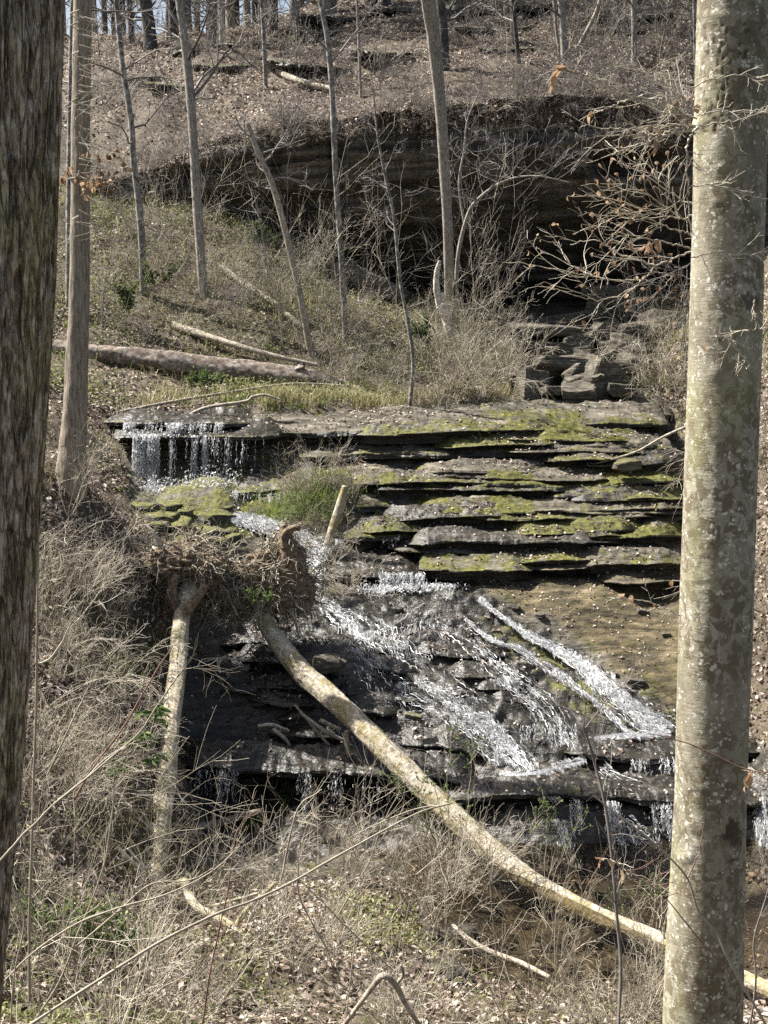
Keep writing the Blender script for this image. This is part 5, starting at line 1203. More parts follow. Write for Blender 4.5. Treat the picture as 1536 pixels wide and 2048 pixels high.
for kind in ('bush', 'arch', 'cane', 'whip', 'seed'):
    for v in range(3): GEO[kind, v] = shrub_geo(kind, 700 + v + 10 * len(kind) + ord(kind[0]))
MASTER = {}
def put_shrub(kind, v, mat, p, s, rz, name, label, cat, group, sz=None):
    key = (kind, v, mat)
    if key not in MASTER:
        mb, heads = GEO[kind, v]
        if kind == 'seed':
            root = empty(name, (0, 0, 0)); mb.build('stems', M[mat], root); heads.build('flower_heads', M['seed_head'], root, smooth=False)['kind'] = 'stuff'
        else: root = mb.build(name, M[mat])
        MASTER[key] = root; o = root
    else: o = copy_tree(MASTER[key])
    o.name = name; o.location = [float(x) for x in p]; o.rotation_euler = (0, 0, rz); o.scale = (s, s, sz or s); tag(o, label, cat, group); return o
br = np.random.default_rng(31)
def plant_zone(poly, n, kinds, mats, scale, name, label, cat, group, zf=None, ok=None):
    poly = np.asarray(poly, float); k = 0; tries = 0
    while k < n and tries < n * 30:
        tries += 1; a, b = br.uniform(poly[:, 0].min(), poly[:, 0].max()), br.uniform(poly[:, 1].min(), poly[:, 1].max())
        if not inpoly(np.array([a]), np.array([b]), poly)[0]: continue
        h = hit1(a, b) if zf is None else hitup(a, b)
        if ok and not ok(h): continue
        put_shrub(kinds[br.integers(len(kinds))], int(br.integers(3)), mats[br.integers(len(mats))], h, br.uniform(*scale), br.uniform(0, 6.28), name, label, cat, group); k += 1
plant_zone([(120,900),(190,1000),(205,1120),(245,1250),(250,1560),(190,1640),(60,1600),(60,1300),(110,1050)], 34, ['bush', 'arch', 'arch', 'seed'], ['twig_pale', 'twig'], (.4, .8), 'shrub', 'bare tangled shrub on the steep bank between the furrowed trunk and flaky fallen trunk', 'shrub', 'bare shrubs tangled on the steep side bank')
plant_zone([(40,1690),(280,1850),(700,1860),(1000,1980),(1330,2020),(1330,2110),(0,2110)], 36, ['cane', 'cane', 'bush', 'whip', 'seed'], ['twig_pale', 'twig'], (.40, .8), 'shrub', 'thin bare canes growing out of the near leafy bank', 'shrub', 'thin bare canes on the near bank')
plant_zone([(640,1660),(1000,1790),(960,1900),(780,1850),(620,1760)], 16, ['seed', 'cane', 'bush'], ['twig_pale', 'twig'], (.5, .85), 'shrub', 'bare shrub in the brush between the dripping ledge and the long curved trunk', 'shrub', 'bare shrubs between dripping ledge and curved trunk')
plant_zone([(190,420),(440,460),(600,530),(740,620),(880,690),(880,800),(690,800),(660,735),(180,690),(180,600)], 36, ['bush', 'cane', 'arch', 'seed', 'bush'], ['twig', 'twig_pale', 'twig_grey'], (.42, .85), 'shrub', 'bare brushy shrub on the hillside between the upper waterfall and the cliff', 'shrub', 'bare shrubs on the hillside below the cliff')
plant_zone([(880,660),(970,660),(1040,760),(1010,810),(880,815)], 14, ['bush', 'cane', 'arch'], ['twig_pale', 'twig'], (.7, 1.2), 'shrub', 'bare shrub crowding the ledge top between the broken snag and the rock heap', 'shrub', 'bare shrubs between snag and rock heap')
plant_zone([(1260,660),(1380,640),(1400,840),(1300,800)], 12, ['bush', 'arch', 'cane'], ['twig', 'twig_pale'], (.7, 1.2), 'shrub', 'bare shrub on the bank between the rock heap and the smooth beech trunk', 'shrub', 'bare shrubs between rock heap and beech')
plant_zone([(560,960),(690,960),(720,1000),(640,1040),(560,1030)], 7, ['bush', 'seed', 'cane'], ['twig_pale', 'twig'], (.5, .8), 'shrub', 'small bare shrub on the grassy hump beside the mossy stump', 'shrub', 'small shrubs by the mossy stump')
plant_zone([(640,1120),(740,1140),(720,1200),(630,1200)], 4, ['arch', 'bush'], ['twig_pale'], (.4, .6), 'shrub', 'pale arching shrub over the cascade beside the pointed root plate', 'shrub', 'shrubs beside the pointed root plate')
plant_zone([(190,200),(540,190),(1250,180),(1390,200),(1390,60),(1000,40),(600,100),(190,110)], 40, ['bush', 'cane', 'whip', 'arch'], ['twig_grey', 'twig', 'twig_pale'], (.7, 1.3), 'shrub', 'bare shrub on the leaf strewn slope above the cliff', 'shrub', 'bare shrubs on the slope above the cliff', zf=1)
plant_zone([(1500,650),(1560,650),(1560,1250),(1500,1250)], 9, ['bush', 'arch'], ['twig', 'twig_pale'], (.6, 1.0), 'shrub', 'bare shrub on the leafy bank showing past the far edge of the beech trunk', 'shrub', 'bare shrubs past the beech trunk')
plant_zone([(640,745),(720,745),(720,795),(640,790)], 5, ['bush', 'arch'], ['twig', 'twig_pale'], (.45, .7), 'shrub', 'bare shrub hiding the broken end of the massive brown log', 'shrub', 'shrubs at the end of the massive brown log')
# saplings in front of the shelter and on the slope
for i in range(24):
    a = br.uniform(200, 1000); b = br.uniform(480, 800) if a > 500 else br.uniform(430, 780)
    h = hit1(a, b)
    if h[1] > 41: continue
    put_shrub('whip', int(br.integers(3)), ['twig_grey', 'twig', 'twig_pale'][i % 3], h, br.uniform(.8, 1.5), br.uniform(0, 6.28), 'sapling', 'thin bare whip-like sapling on the brushy hillside below the cliff', 'sapling', 'whip-like saplings on the hillside')
# the mass of fine twigs nobody could count
def thicket(name, spots, mats, kinds, scale):
    mb = MB()
    for p in spots:
        V, Q, T = GEO[kinds[br.integers(len(kinds))], int(br.integers(3))][0].arr() if False else CACHE[kinds[br.integers(len(kinds))], int(br.integers(3))]
        a = br.uniform(0, 6.28); s = br.uniform(*scale); c, sn_ = math.cos(a), math.sin(a)
        R = np.array([[c, -sn_, 0], [sn_, c, 0], [0, 0, br.uniform(.7, 1.1)]]) * s
        mb.add(V @ R.T + p, Q)
    mb.build(name, M[mats])['kind'] = 'stuff'
CACHE = {k: v[0].arr() for k, v in GEO.items()}
def spots_px(poly, n, zf=None):
    poly = np.asarray(poly, float); a = br.uniform(poly[:, 0].min(), poly[:, 0].max(), n * 3); b = br.uniform(poly[:, 1].min(), poly[:, 1].max(), n * 3)
    k = inpoly(a, b, poly); a, b = a[k][:n], b[k][:n]
    return hit(a, b) if zf is None else hit(a, b, zup, y0=36, y1=75)
thicket('hillside_brush', spots_px([(180,410),(440,455),(600,520),(740,610),(880,690),(900,810),(680,815),(660,740),(180,690)], 64), 'twig_pale', ['bush', 'arch', 'cane'], (.3, .6))
thicket('hillside_brush', spots_px([(840,640),(960,660),(1020,740),(1000,812),(840,815)], 26), 'twig_pale', ['bush', 'arch', 'cane'], (.4, .8))
thicket('bank_brush', spots_px([(110,930),(190,1000),(205,1130),(245,1260),(250,1600),(190,1700),(40,1700),(40,1300)], 26), 'twig_pale', ['bush', 'arch'], (.3, .6))
thicket('slope_brush', spots_px([(180,330),(380,260),(700,210),(1000,170),(1390,190),(1390,40),(1000,20),(600,70),(180,100)], 60, 1), 'twig_grey', ['bush', 'arch', 'cane'], (.45, 1.0))
thicket('lip_brush', np.stack([pp_ + [0, br.uniform(-.15, .9), br.uniform(-.5, .1)] for pp_ in T_[rng.integers(60, 480, 210)]]), 'twig_grey', ['arch', 'bush'], (.35, .75))
thicket('lip_brush', np.stack([np.array([CX[r_, q_], CY[r_, q_] - .05, CZ[r_, q_]]) for r_, q_ in zip(rng.integers(int(ns * .84), ns, 70), rng.integers(60, 480, 70))]), 'twig_pale', ['arch', 'bush'], (.3, .6))
thicket('hillside_brush', spots_px([(180,330),(480,270),(560,330),(480,440),(190,400)], 8), 'twig', ['arch', 'bush', 'cane'], (.5, .9))
plant_zone([(1010,1900),(1330,1960),(1330,2080),(1000,2060)], 9, ['cane', 'bush', 'arch'], ['twig_pale', 'twig'], (.4, .8), 'shrub', 'bare shrub in the brush between the brown pool and the bottom edge', 'shrub', 'bare shrubs between pool and bottom edge')
thicket('near_brush', spots_px([(30,1750),(330,1850),(650,1860),(900,1950),(1330,2020),(1330,2120),(0,2120)], 26), 'twig_pale', ['bush', 'arch', 'cane'], (.18, .42))

# ------------------------------------------------------------------ far wood on the crest
def far_tree_geo(seed):
    r = np.random.default_rng(seed); mb = MB(); H = r.uniform(13, 18)
    C = np.array([[0, 0, -.4], [r.normal(0, .15), 0, H * .3], [r.normal(0, .3), 0, H * .65], [r.normal(0, .5), 0, H]])
    V, Q, T = trunk_mesh(C, [.20, .16, .12, .03], 10, 40, .12, 2, 2, seed); cr = MB()
    k = 26; CC = resample(C, 60); t = r.uniform(.12, .97, k); a = r.uniform(0, 6.28, k)
    limbs(cr, CC[(t * 59).astype(int)], np.stack([np.cos(a), np.sin(a), r.uniform(.1, .9, k)], -1), r.uniform(1.5, 3.6, k), np.full(k, .035), 2, 5, 4, seed=seed + 1, tw=.011)
    return (V, Q, T), cr
FT = []
for v in range(5):
    (V, Q, T), cr = far_tree_geo(800 + v)
    root = empty('tree', (0, 0, 0)); mk('trunk', V, Q, T, M[['bark_dark', 'bark_mottled', 'bark_pale', 'bark_dark', 'bark_mottled'][v]], root); cr.build('crown', M['twig_grey'], root); FT.append(root)
used = [False] * 5
for i in range(95):
    x, y = br.uniform(-15, 13), br.uniform(49, 74)
    z = float(gz_up(np.array([x]), np.array([y]))[0]); v = i % 5
    o = copy_tree(FT[v]) if used[v] else FT[v]; used[v] = True
    s_ = br.uniform(.6, 1.25); o.location = (x, y, z); o.rotation_euler = (0, 0, br.uniform(0, 6.28)); o.scale = (s_, s_, br.uniform(.9, 1.15))
    tag(o, 'bare tree of the wood beyond the crest of the slope', 'tree', 'bare trees of the wood along the crest')

# ------------------------------------------------------------------ near stems crossing the view
def cane(label, pts, Y, w, mat='twig', twigs=0, seed=0, name='bare_stem', cat='stem', tl=.25, group=None):
    C = path_px(pts, Y); k = max(14, len(pts) * 6); Cr = resample(C, k); Cr = Cr + .012 * np.stack([n1(np.linspace(0, 5, k), seed + 900 + q, 2) for q in range(3)], -1)
    rad = np.interp(np.linspace(0, 1, k), np.linspace(0, 1, len(w)), w) / 2 / F * Cr[:, 1] * .7 * np.random.default_rng(seed + 9).uniform(.85, 1.2, k)
    base = Cr[0].copy(); mb = MB(); mb.tubes(Cr[None], rad[None], 8)
    if twigs:
        r = np.random.default_rng(seed + 3); s, d, t = spawn(Cr[None], twigs, .2, 1, .7, r); p = grow(s, d, r.uniform(.4, 1.3, twigs) * tl, 6, .14, .05, r)
        mb.tubes(p, np.full((twigs, 6), 1.0) * np.linspace(.0028, .0012, 6)[None], 4)
        s, d, t = spawn(p, 3, .2, 1, .7, r); p = grow(s, d, r.uniform(.3, .9, len(s)) * tl * .6, 5, .18, .02, r); mb.tubes(p, np.full((len(p), 5), .0013), 3)
    o = mb.build(name, M[mat], None, loc=base); return tag(o, label, cat, group)
cane('longest pale stem rising diagonally across the near bank towards the dripping ledge', [(30,2070),(160,1986),(310,1891),(425,1831),(500,1801),(575,1768),(650,1726),(768,1661),(850,1622),(905,1606)], [6.2,6.6,7,7.4,7.7,8,8.3,8.8,9.2,9.5], [10, 9, 8, 8, 6, 4], seed=1, twigs=4)
cane('thinner pale stem curving up beside the long diagonal stem', [(-20,1990),(60,1910),(150,1850),(240,1815),(330,1790),(420,1745),(480,1690)], 6.5, [6, 6, 5, 4], seed=2, twigs=6)
cane('pale stem crossing the base of the furrowed trunk, sloping steeply up', [(-30,1760),(25,1690),(65,1651),(120,1600),(190,1540),(270,1470),(330,1390)], 4.3, [8, 7, 6, 4], seed=3, twigs=5)
cane('straight upright pale stem close beside the furrowed trunk', [(58,2000),(60,1800),(66,1600),(72,1400),(76,1200),(78,1030)], 7, [9, 8, 7, 5], seed=4, twigs=8)
cane('white curved twig forking from the upright stem beside the furrowed trunk', [(58,1305),(75,1328),(100,1318),(125,1285),(142,1245)], 7, [4, 5, 5, 3], 'twig_pale', seed=5)
cane('reddish slanting stem on the side bank with a bent tip', [(150,1600),(185,1536),(240,1464),(300,1364),(345,1290)], 9, [7, 6, 5, 3], 'twig_red', seed=6, twigs=3)
cane('short white dead twig slanting on the side bank', [(95,1550),(135,1460),(165,1400),(182,1365)], 9, [5, 5, 4, 2], seed=7)
cane('tall thin stem in front of the leafy near bank, leaning to the flaky trunk', [(60,2060),(120,1960),(160,1860),(205,1740),(222,1640),(230,1540)], 8, [7, 6, 5, 3], seed=8, twigs=8)
cane('thin reddish stem rising from the bottom edge past the forked branch', [(402,2060),(420,1950),(440,1850),(458,1770),(470,1680),(476,1660)], 8.5, [6, 5, 4, 3], 'twig_red', seed=9, twigs=6)
cane('arching pale shoot standing before the dripping ledge', [(560,1762),(575,1700),(588,1635),(605,1605),(630,1588),(643,1580)], 9.0, [5, 5, 5, 3], seed=10)
cane('thin pale stem with a crook on the near bank below the dripping ledge', [(655,1900),(610,1820),(596,1770),(594,1710),(540,1680),(515,1662)], 9.2, [5, 5, 4, 3], seed=11, twigs=4)
cane('slender crossing stem sloping down to the middle of the near bank', [(600,1760),(660,1820),(720,1880),(780,1935)], 9.4, [3, 4, 4, 3], seed=12, twigs=3)
cane('slender stem leaning from the near bank towards the long curved trunk', [(665,1850),(700,1790),(740,1720),(768,1640),(800,1580)], 10, [4, 4, 3, 2], seed=13, twigs=6)
cane('pale twig arching over the front of the curved trunk', [(705,1672),(760,1645),(830,1618),(880,1610),(905,1606)], 10, [3, 4, 4, 3], seed=14)
cane('low bow of pale stem crossing in front of the flaky trunk base', [(140,1905),(230,1830),(300,1770),(380,1760),(430,1735)], 8, [6, 5, 4, 3], seed=15, twigs=4)
cane('thin leaning cane at the lower corner near the furrowed trunk', [(10,1745),(40,1805),(48,1850),(30,1940),(20,2050)], 6, [6, 6, 5, 5], seed=16)
cane('bent grey sapling trunk with knobby joints standing before the pool', [(1236,2060),(1240,1930),(1233,1836),(1222,1701),(1208,1600),(1190,1530),(1180,1490),(1166,1458),(1142,1424),(1112,1412)], [9.5,9.7,9.8,9.9,10,10.1,10.1,10.1,10.2,10.2], [11, 10, 9, 7, 4], 'twig_grey', 26, seed=17, name='sapling', cat='sapling', tl=.5)
cane('upper fork of the grey sapling, reaching over the white cascade', [(1168,1460),(1185,1440),(1210,1400),(1245,1372),(1290,1338)], 10.1, [5, 4, 3, 2], 'twig_grey', 8, seed=18, tl=.35)
cane('thin pale stem arcing down across the beech trunk to the bottom corner', [(1184,1588),(1248,1641),(1323,1701),(1375,1756),(1398,1821),(1433,1866),(1453,1916),(1493,1986),(1536,2062)], 5.6, [4, 6, 7, 7, 8], seed=19)
cane('short reddish shoot forking up in front of the beech trunk', [(1376,1756),(1390,1722),(1400,1700),(1410,1652)], 5.6, [5, 4, 4, 2], 'twig_red', seed=20)
cane('reddish thin twig slanting over the beech trunk above a hanging leaf', [(1296,1465),(1350,1478),(1418,1504),(1478,1534),(1545,1553)], 6, [3, 4, 4, 4], 'twig_red', seed=21)
cane('thin dark twig crossing low behind the pale arcing stem towards the beech', [(1200,1700),(1270,1750),(1330,1795),(1400,1880),(1500,1990)], 6.4, [3, 3, 4, 4], 'twig_red', seed=22, twigs=4)
cane('dark slim shoot standing in the gap beyond the beech near the bottom corner', [(1500,2060),(1512,1960),(1508,1880),(1530,1800),(1545,1740)], 9, [7, 6, 5, 4], 'twig_grey', 6, seed=23)
for i, (a, b_) in enumerate([(690,2030),(815,2020),(540,2040),(900,1990),(330,2050),(1010,2040),(1120,2030),(240,2030)]):
    h = hit1(a, b_); h2 = P(a + br.uniform(-40, 60), b_ - br.uniform(230, 420), h[1] - .3); m_ = (h + h2) / 2 + br.normal(0, .04, 3)
    c3 = np.stack([h - [0, 0, .1], m_, h2]); Cr = resample(c3, 24); mb = MB(); rd = np.linspace(.0075, .003, 24)
    mb.tubes(Cr[None], rd[None], 6); s, d, t = spawn(Cr[None], 10, .3, 1, .7, br); p = grow(s, d, br.uniform(.2, .5, 10), 6, .15, .05, br); mb.tubes(p, np.full((10, 6), .003) * np.linspace(1, .5, 6), 3)
    tag(mb.build('bare_stem', M[['twig_pale', 'twig'][i % 2]], None, loc=c3[0]), 'tall single bare stem rising from the leaf litter at the bottom of the picture', 'stem', 'single stems on the near bank')

# ------------------------------------------------------------------ beech boughs with last year's leaves
def leaf_blade(mb, p, d, L, W, r, curl=.25):
    """one hanging dry leaf, ridge-folded, pointed, 2 x 7 faces"""
    d = unit(d); s = unit(np.cross(d, r.normal(0, 1, 3))); nn = np.cross(s, d); k = 8; t = np.linspace(0, 1, k)
    w = W * np.sin(np.pi * t ** .75) ** .9; cx = p + d * (t * L)[:, None] + nn * (curl * L * np.sin(t * 2.2) * .5)[:, None]
    V = np.concatenate([cx - s * w[:, None] + nn * (w * .5)[:, None], cx, cx + s * w[:, None] + nn * (w * .5)[:, None]])
    q = [[a * k + i, a * k + i + 1, (a + 1) * k + i + 1, (a + 1) * k + i] for a in (0, 1) for i in range(k - 1)]; mb.add(V, q)
def bough(label, mains, Y, w, leafpx, seed, nside=16, tl=.25, nleaf=0, lsz=(.02, .05), mat='twig_pale', big=None, name='beech_branch'):
    r = np.random.default_rng(seed); tw = MB(); lf = MB(); base = None
    for pts in mains:
        C = path_px(pts, Y); base = C[0].copy() if base is None else base; k = max(14, 6 * len(pts)); Cr = resample(C, k); Cr[1:] += r.normal(0, .004, Cr[1:].shape)
        tw.tubes((Cr - base)[None], (np.linspace(w, w * .35, k) / 2 / F * Y)[None], 7)
        s, d, t = spawn((Cr - base)[None], nside, .1, 1, .8, r); d[:, 1] *= .6; p = grow(s, d, r.uniform(.4, 1.3, nside) * tl, 7, .13, .0, r); tw.tubes(p, np.full((nside, 7), 1) * np.linspace(.0026, .0012, 7)[None], 5)
        s, d, t = spawn(p, 4, .15, 1, .8, r); p2 = grow(s, d, r.uniform(.3, 1, len(s)) * tl * .5, 5, .16, 0, r); tw.tubes(p2, np.full((len(p2), 5), 1) * np.linspace(.0015, .0009, 5)[None], 4)
        if nleaf:
            tips = np.concatenate([p[:, -1], p2[:, -1]]); pick = tips[r.integers(0, len(tips), nleaf)]
            for q in pick: leaf_blade(lf, q, r.normal(0, .6, 3) + [0, 0, -.8], r.uniform(*lsz), r.uniform(.25, .42) * r.uniform(*lsz), r, r.uniform(-.5, .7))
    for (a, b_, L, W, dd) in leafpx:
        p = P(a, b_, Y) - base; leaf_blade(lf, p, np.array(dd, float), L / F * Y, W / F * Y, r, .35)
    root = empty(name, base, label, 'branch'); tw.build('twigs', M[mat], root)
    if lf.n: lf.build('leaves', M['brown_leaf'], root, smooth=True)
    return root
bough('slender beech bough with large tan dead leaves, topmost against the cliff', [[(1394,237),(1360,229),(1323,225),(1285,205),(1248,185),(1215,168),(1188,155),(1150,142),(1115,137),(1090,148),(1055,165)], [(1248,185),(1290,195),(1330,212),(1370,228)], [(1285,190),(1240,205),(1205,220),(1182,224)], [(1130,136),(1160,150),(1185,152)]], 7.1, 4,
   [(1128,134,56,13,(-.32,0,-1)),(1110,150,30,6,(-.1,0,-1)),(1182,223,26,5,(.05,0,-1)),(1186,224,14,5,(-.6,0,-.5)),(1130,134,20,7,(-.8,0,.15))], 1, 5, .16)
bough('twiggy beech bough with curled hanging leaves beside the trunk, below the topmost bough', [[(1394,256),(1350,250),(1300,256),(1250,258),(1203,257)], [(1394,258),(1340,268),(1290,285),(1240,300),(1226,310)], [(1392,252),(1345,262),(1310,270),(1255,268),(1192,275)], [(1388,200),(1360,190),(1340,180),(1322,172)], [(1380,240),(1362,225),(1350,215)]], 7.1, 5,
   [(1310,278,34,6,(-.15,0,-1)),(1312,256,26,7,(-.1,0,-1)),(1354,203,26,5,(-.45,0,-1)),(1380,190,16,7,(-.1,0,-1)),(1352,202,12,6,(.5,0,-.6)),(1358,228,14,6,(-.2,0,-1)),(1334,250,16,6,(.1,0,-1)),(1378,238,26,6,(-.3,0,-1)),(1291,270,14,4,(-.2,0,-1)),(1395,208,18,8,(.1,0,-1))], 2, 10, .2)
bough('whitish drooping twig hanging straight down along the beech trunk', [[(1394,254),(1380,275),(1375,300),(1376,350),(1377,415),(1383,470)]], 7.0, 6, [], 3, 6, .14)
bough('bushy beech bough crowded with small reddish leaves, at mid height of the cliff', [[(1392,470),(1360,462),(1320,448),(1290,434),(1250,428),(1215,425)], [(1390,430),(1350,435),(1300,425),(1250,405),(1188,392)], [(1385,450),(1340,420),(1310,400),(1290,380)], [(1392,500),(1350,490),(1310,480),(1260,470),(1200,452)], [(1394,410),(1360,400),(1330,370),(1310,358)]], 8.6, 4,
   [(1300,482,30,9,(-.5,0,-1)),(1318,480,26,9,(.3,0,-1)),(1290,490,20,8,(-.9,0,-.3))], 4, 9, .36, 16, (.02, .05))
bough('sparse beech bough with few leaves, reaching farthest across the cave mouth', [[(1392,500),(1350,515),(1313,532),(1288,557),(1243,560),(1183,552),(1120,540),(1060,530),(1008,524)], [(1313,532),(1280,520),(1240,510),(1190,480),(1140,490)], [(1288,557),(1260,580),(1200,600),(1145,590)], [(1183,552),(1150,535),(1130,520)]], 8.4, 4, [(1225,520,14,5,(.1,0,-1)),(1165,640,14,5,(.2,0,-1))], 5, 6, .3, 6, (.02, .04))
bough('leafy tangle of reddish beech twigs hugging the trunk beside the rock heap', [[(1385,620),(1350,600),(1320,570),(1290,560)], [(1385,560),(1350,550),(1330,570),(1300,600)], [(1390,520),(1360,540),(1320,530)], [(1380,580),(1372,620),(1368,700)]], 9.2, 3, [], 6, 7, .3, 18, (.02, .045), 'twig_grey')
bough('thin twig with a few dead leaves poking out before the tan rock face', [[(1362,1232),(1330,1215),(1300,1205),(1265,1198),(1228,1190)]], 7.2, 3, [(1262,1190,20,6,(.3,0,-1)),(1250,1188,16,6,(-.8,0,.1)),(1305,1205,14,4,(.1,0,-1)),(1312,1206,13,4,(.5,0,-1)),(1228,1188,12,5,(-.8,0,-.1)),(1345,1160,16,6,(.1,0,-1))], 7, 4, .12)
bough('thin twig carrying two torn dead leaves in front of the lower cascade', [[(1200,1718),(1225,1722),(1250,1738),(1300,1762),(1345,1790)]], 6.5, 3, [(1208,1716,26,9,(-.2,0,-1)),(1214,1718,24,8,(.5,0,-1)),(1240,1738,34,7,(-.05,0,-1)),(1202,1714,14,8,(-.8,0,.2))], 8, 3, .12)
bough('single crumpled leaf on a twig before the far edge of the beech trunk', [[(1545,1560),(1520,1548),(1500,1542),(1485,1540)]], 6.5, 3, [(1500,1540,28,12,(-.5,0,-.8)),(1498,1548,30,10,(0,0,-1)),(1490,1572,16,4,(.3,0,-1))], 9, 2, .08)
bough('pale bare twig curling over the far side of the beech trunk below its scar', [[(1510,600),(1506,625),(1512,655),(1480,660),(1440,668)], [(1512,655),(1545,660)], [(1450,672),(1475,700),(1498,728),(1490,740)]], 6.9, 4, [(1410,690,12,5,(.1,0,-1))], 10, 5, .12)
for i, (pts, yy) in enumerate([([(1395,232),(1430,222),(1480,225),(1545,228)], 6.9), ([(1385,370),(1430,372),(1490,388),(1545,400)], 6.9), ([(1398,250),(1450,245),(1500,235),(1545,205)], 6.9), ([(1383,515),(1430,505),(1490,510),(1545,500)], 6.9), ([(1380,175),(1440,155),(1500,150),(1545,165)], 6.9)]):
    bough(['thin bare twig crossing the beech trunk at the level of its twiggy bough', 'thin bare twig crossing the beech trunk below the drooping twig', 'thin bare twig rising across the beech trunk towards the picture edge', 'thin bare twig crossing the beech trunk level with the bushy bough', 'thin bare twig crossing the beech trunk among the woodpecker pits'][i], [pts], yy, 3, [], 20 + i, 5, .15)
# twiggy side shoots on the ridged trunk
for i, (y_, n) in enumerate([(40, 5), (110, 6), (190, 5), (270, 4), (325, 5), (440, 3)]):
    ms = []
    for j in range(n): ms.append([(158, y_ + 12 * j - 20), (150 + br.uniform(-10, 60), y_ + 12 * j - 10), (135 + br.uniform(-8, 110), y_ + 12 * j + br.uniform(-5, 15))])
    bough('fine bare side shoots on the ridged tan trunk' if i != 4 else 'side shoot with orange dead leaves on the ridged tan trunk', ms, 20.0, 3.0, [], 40 + i, 3, .4, 22 if i == 4 else 0, (.06, .13), 'twig_pale', name='tree_shoots')['group'] = 'side shoots on the ridged trunk'

# ------------------------------------------------------------------ green plants
def whorl_plant(label, spots, Y, seed, L=(.10, .17), name='buckeye_sapling', cat='sapling', nl=(6, 10), wr=.16):
    r = np.random.default_rng(seed); st = MB(); lf = MB(); base = hit1(spots[0][0] + 10, spots[0][1] + 60); base = P(spots[0][0] + 5, spots[0][1] + 90, Y) - [0, 0, .2]
    for (a, b_) in spots:
        p = P(a, b_, Y + r.normal(0, .15)); m_ = (p + base) / 2 + r.normal(0, .05, 3); Cr = resample(np.stack([base, m_, p]), 12)
        st.tubes((Cr - base)[None], np.linspace(.008, .003, 12)[None], 5)
        for k in range(r.integers(*nl)):
            an = r.uniform(0, 6.28); d = np.array([math.cos(an), math.sin(an), r.uniform(-.9, .1)]); ll = r.uniform(*L); leaf_blade(lf, p - base, d, ll, ll * wr, r, -.3)
    root = empty(name, base, label, cat); st.build('stems', M['twig'], root); lf.build('leaves', M['green_leaf'], root, smooth=True); return root
whorl_plant('young green buckeye with drooping whorled leaves beside the flaky fallen trunk', [(285,1425),(310,1430),(330,1440),(318,1415),(262,1480),(278,1490),(296,1475),(215,1530),(232,1520),(250,1540),(305,1520),(322,1510),(228,1545),(290,1465),(328,1425)], 15.2, 1)
def leafy_shrub(label, lines, Y, seed, n=14, L=(.02, .045), name='leafing_shrub'):
    r = np.random.default_rng(seed); st = MB(); lf = MB(); base = path_px(lines[0][:1], Y)[0]
    for pts in lines:
        Cr = resample(path_px(pts, Y), 16) + r.normal(0, .006, (16, 3)); st.tubes((Cr - base)[None], np.linspace(.006, .002, 16)[None], 5)
        s, d, t = spawn((Cr - base)[None], n, .35, 1, .8, r); p = grow(s, d, r.uniform(.08, .3, n), 5, .2, .1, r); st.tubes(p, np.full((n, 5), .0018), 3)
        for q in np.concatenate([p[:, -1], p[:, 2]]):
            for k in range(5): leaf_blade(lf, q, r.normal(0, 1, 3) + [0, 0, .3], r.uniform(*L), r.uniform(.28, .4) * L[0], r, .2)
    root = empty(name, base, label, 'shrub'); st.build('stems', M['twig'], root); lf.build('leaves', M['green_leaf'], root, smooth=True); return root
leafy_shrub('shrub in fresh green leaf growing before the middle of the long curved trunk', [[(905,1790),(900,1680),(895,1580),(900,1500),(908,1480)],[(905,1790),(870,1690),(845,1600),(842,1560)],[(905,1790),(930,1660),(942,1540),(945,1470)],[(900,1700),(855,1650),(820,1600),(778,1558)]], 12.5, 2, 14)
leafy_shrub('shrub in fresh green leaf standing before the dark lower falls', [[(1085,1830),(1090,1720),(1095,1640),(1098,1615)],[(1085,1830),(1070,1740),(1060,1660),(1085,1625)],[(1085,1830),(1120,1720),(1165,1630)]], 12.8, 3, 10)
leafy_shrub('pale leafing shrub between the curved trunk and the beech trunk near the pool', [[(1330,1880),(1300,1820),(1260,1795),(1230,1790)],[(1330,1880),(1320,1800),(1300,1770)]], 12.5, 4, 10)
for i, (lab, a, b_, hh, n) in enumerate([('small bright green bush on the hillside beside the ridged trunk', 250, 660, 90, 5), ('small green sapling just up the hillside from the slender grey log', 315, 600, 80, 3), ('green leafing bush before the thin knobbly mottled tree', 530, 510, 60, 4), ('small green bush at the foot of the massive brown log', 405, 785, 30, 4), ('yellowish green bush on the ledge top by the dark root plate', 850, 720, 80, 5)]):
    h = hit1(a, b_); lines = [[(a, b_), (a + br.uniform(-20, 20), b_ - hh * .5), (a + br.uniform(-50, 50), b_ - hh * br.uniform(.6, 1.1))] for _ in range(n)]
    leafy_shrub(lab, lines, h[1], 10 + i, 16, (.05, .10))
leafy_shrub('low green leafy bramble on the near bank by the lower corner', [[(120,1900),(100,1850),(60,1820)],[(120,1900),(180,1840),(230,1850)],[(120,1900),(150,1860),(170,1870)],[(120,1900),(200,1890),(240,1880)]], 10.8, 20, 22, (.03, .06))
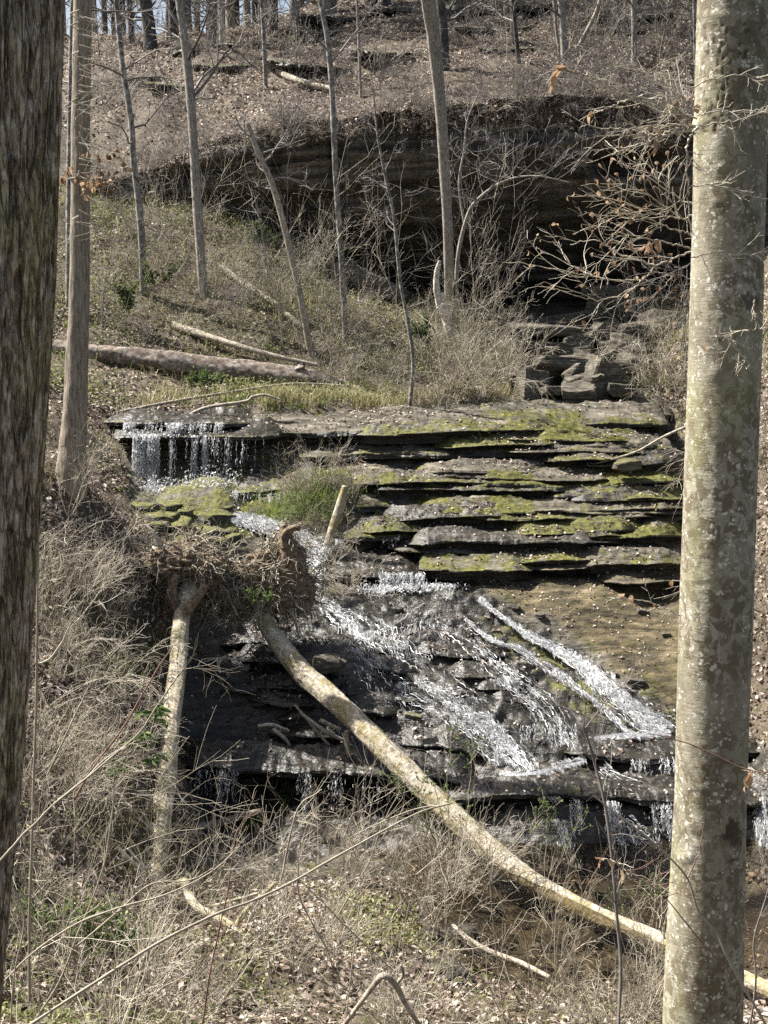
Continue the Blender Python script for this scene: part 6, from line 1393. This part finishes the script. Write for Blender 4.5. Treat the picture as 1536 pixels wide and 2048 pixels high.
leafy_shrub('small green sprig on the bark base of the long curved trunk', [[(518,1225),(515,1205),(512,1195)],[(518,1225),(530,1205),(540,1200)]], 20.0, 21, 8, (.05, .09))

# ------------------------------------------------------------------ light and camera
EL, AZ = 50.0, 23.0        # sun height; degrees past the side, away from the camera
to_sun = Vector((-math.cos(math.radians(EL)) * math.cos(math.radians(AZ)), math.cos(math.radians(EL)) * math.sin(math.radians(AZ)), math.sin(math.radians(EL))))
sl = bpy.data.lights.new('sun', 'SUN'); sl.energy = 5.0; sl.angle = math.radians(.53); sl.color = (1, .96, .90)
so = bpy.data.objects.new('sun', sl); COL.objects.link(so); so.rotation_euler = (-to_sun).to_track_quat('-Z', 'Y').to_euler()
so.location = (0, 20, 40)
wd = bpy.data.worlds.new('World'); S.world = wd; wd.use_nodes = True
nt = wd.node_tree; nt.nodes.clear()
sk = nt.nodes.new('ShaderNodeTexSky'); sk.sky_type = 'NISHITA'; sk.sun_disc = False
sk.sun_elevation = math.radians(EL); sk.sun_rotation = math.atan2(to_sun.x, to_sun.y); sk.air_density = 1.0; sk.dust_density = 4.0; sk.ozone_density = .6
bg = nt.nodes.new('ShaderNodeBackground'); bg.inputs['Strength'].default_value = .056
ow = nt.nodes.new('ShaderNodeOutputWorld'); nt.links.new(sk.outputs[0], bg.inputs['Color']); nt.links.new(bg.outputs[0], ow.inputs['Surface'])
cd = bpy.data.cameras.new('camera'); co = bpy.data.objects.new('camera', cd); COL.objects.link(co)
cd.sensor_fit = 'VERTICAL'; cd.sensor_height = 36; cd.lens = 36 * F / 2048; cd.clip_start = .1; cd.clip_end = 500
co.location = (0, 0, 0); co.rotation_euler = (math.pi / 2 - PITCH, 0, 0)
S.camera = co
S.view_settings.view_transform = 'Standard'; S.view_settings.look = 'None'; S.view_settings.exposure = 1.6; S.view_settings.gamma = 1
S.render.engine = 'CYCLES'
S.cycles.max_bounces = 7; S.cycles.diffuse_bounces = 4; S.cycles.glossy_bounces = 2; S.cycles.transparent_max_bounces = 8
S.cycles.use_denoising = False
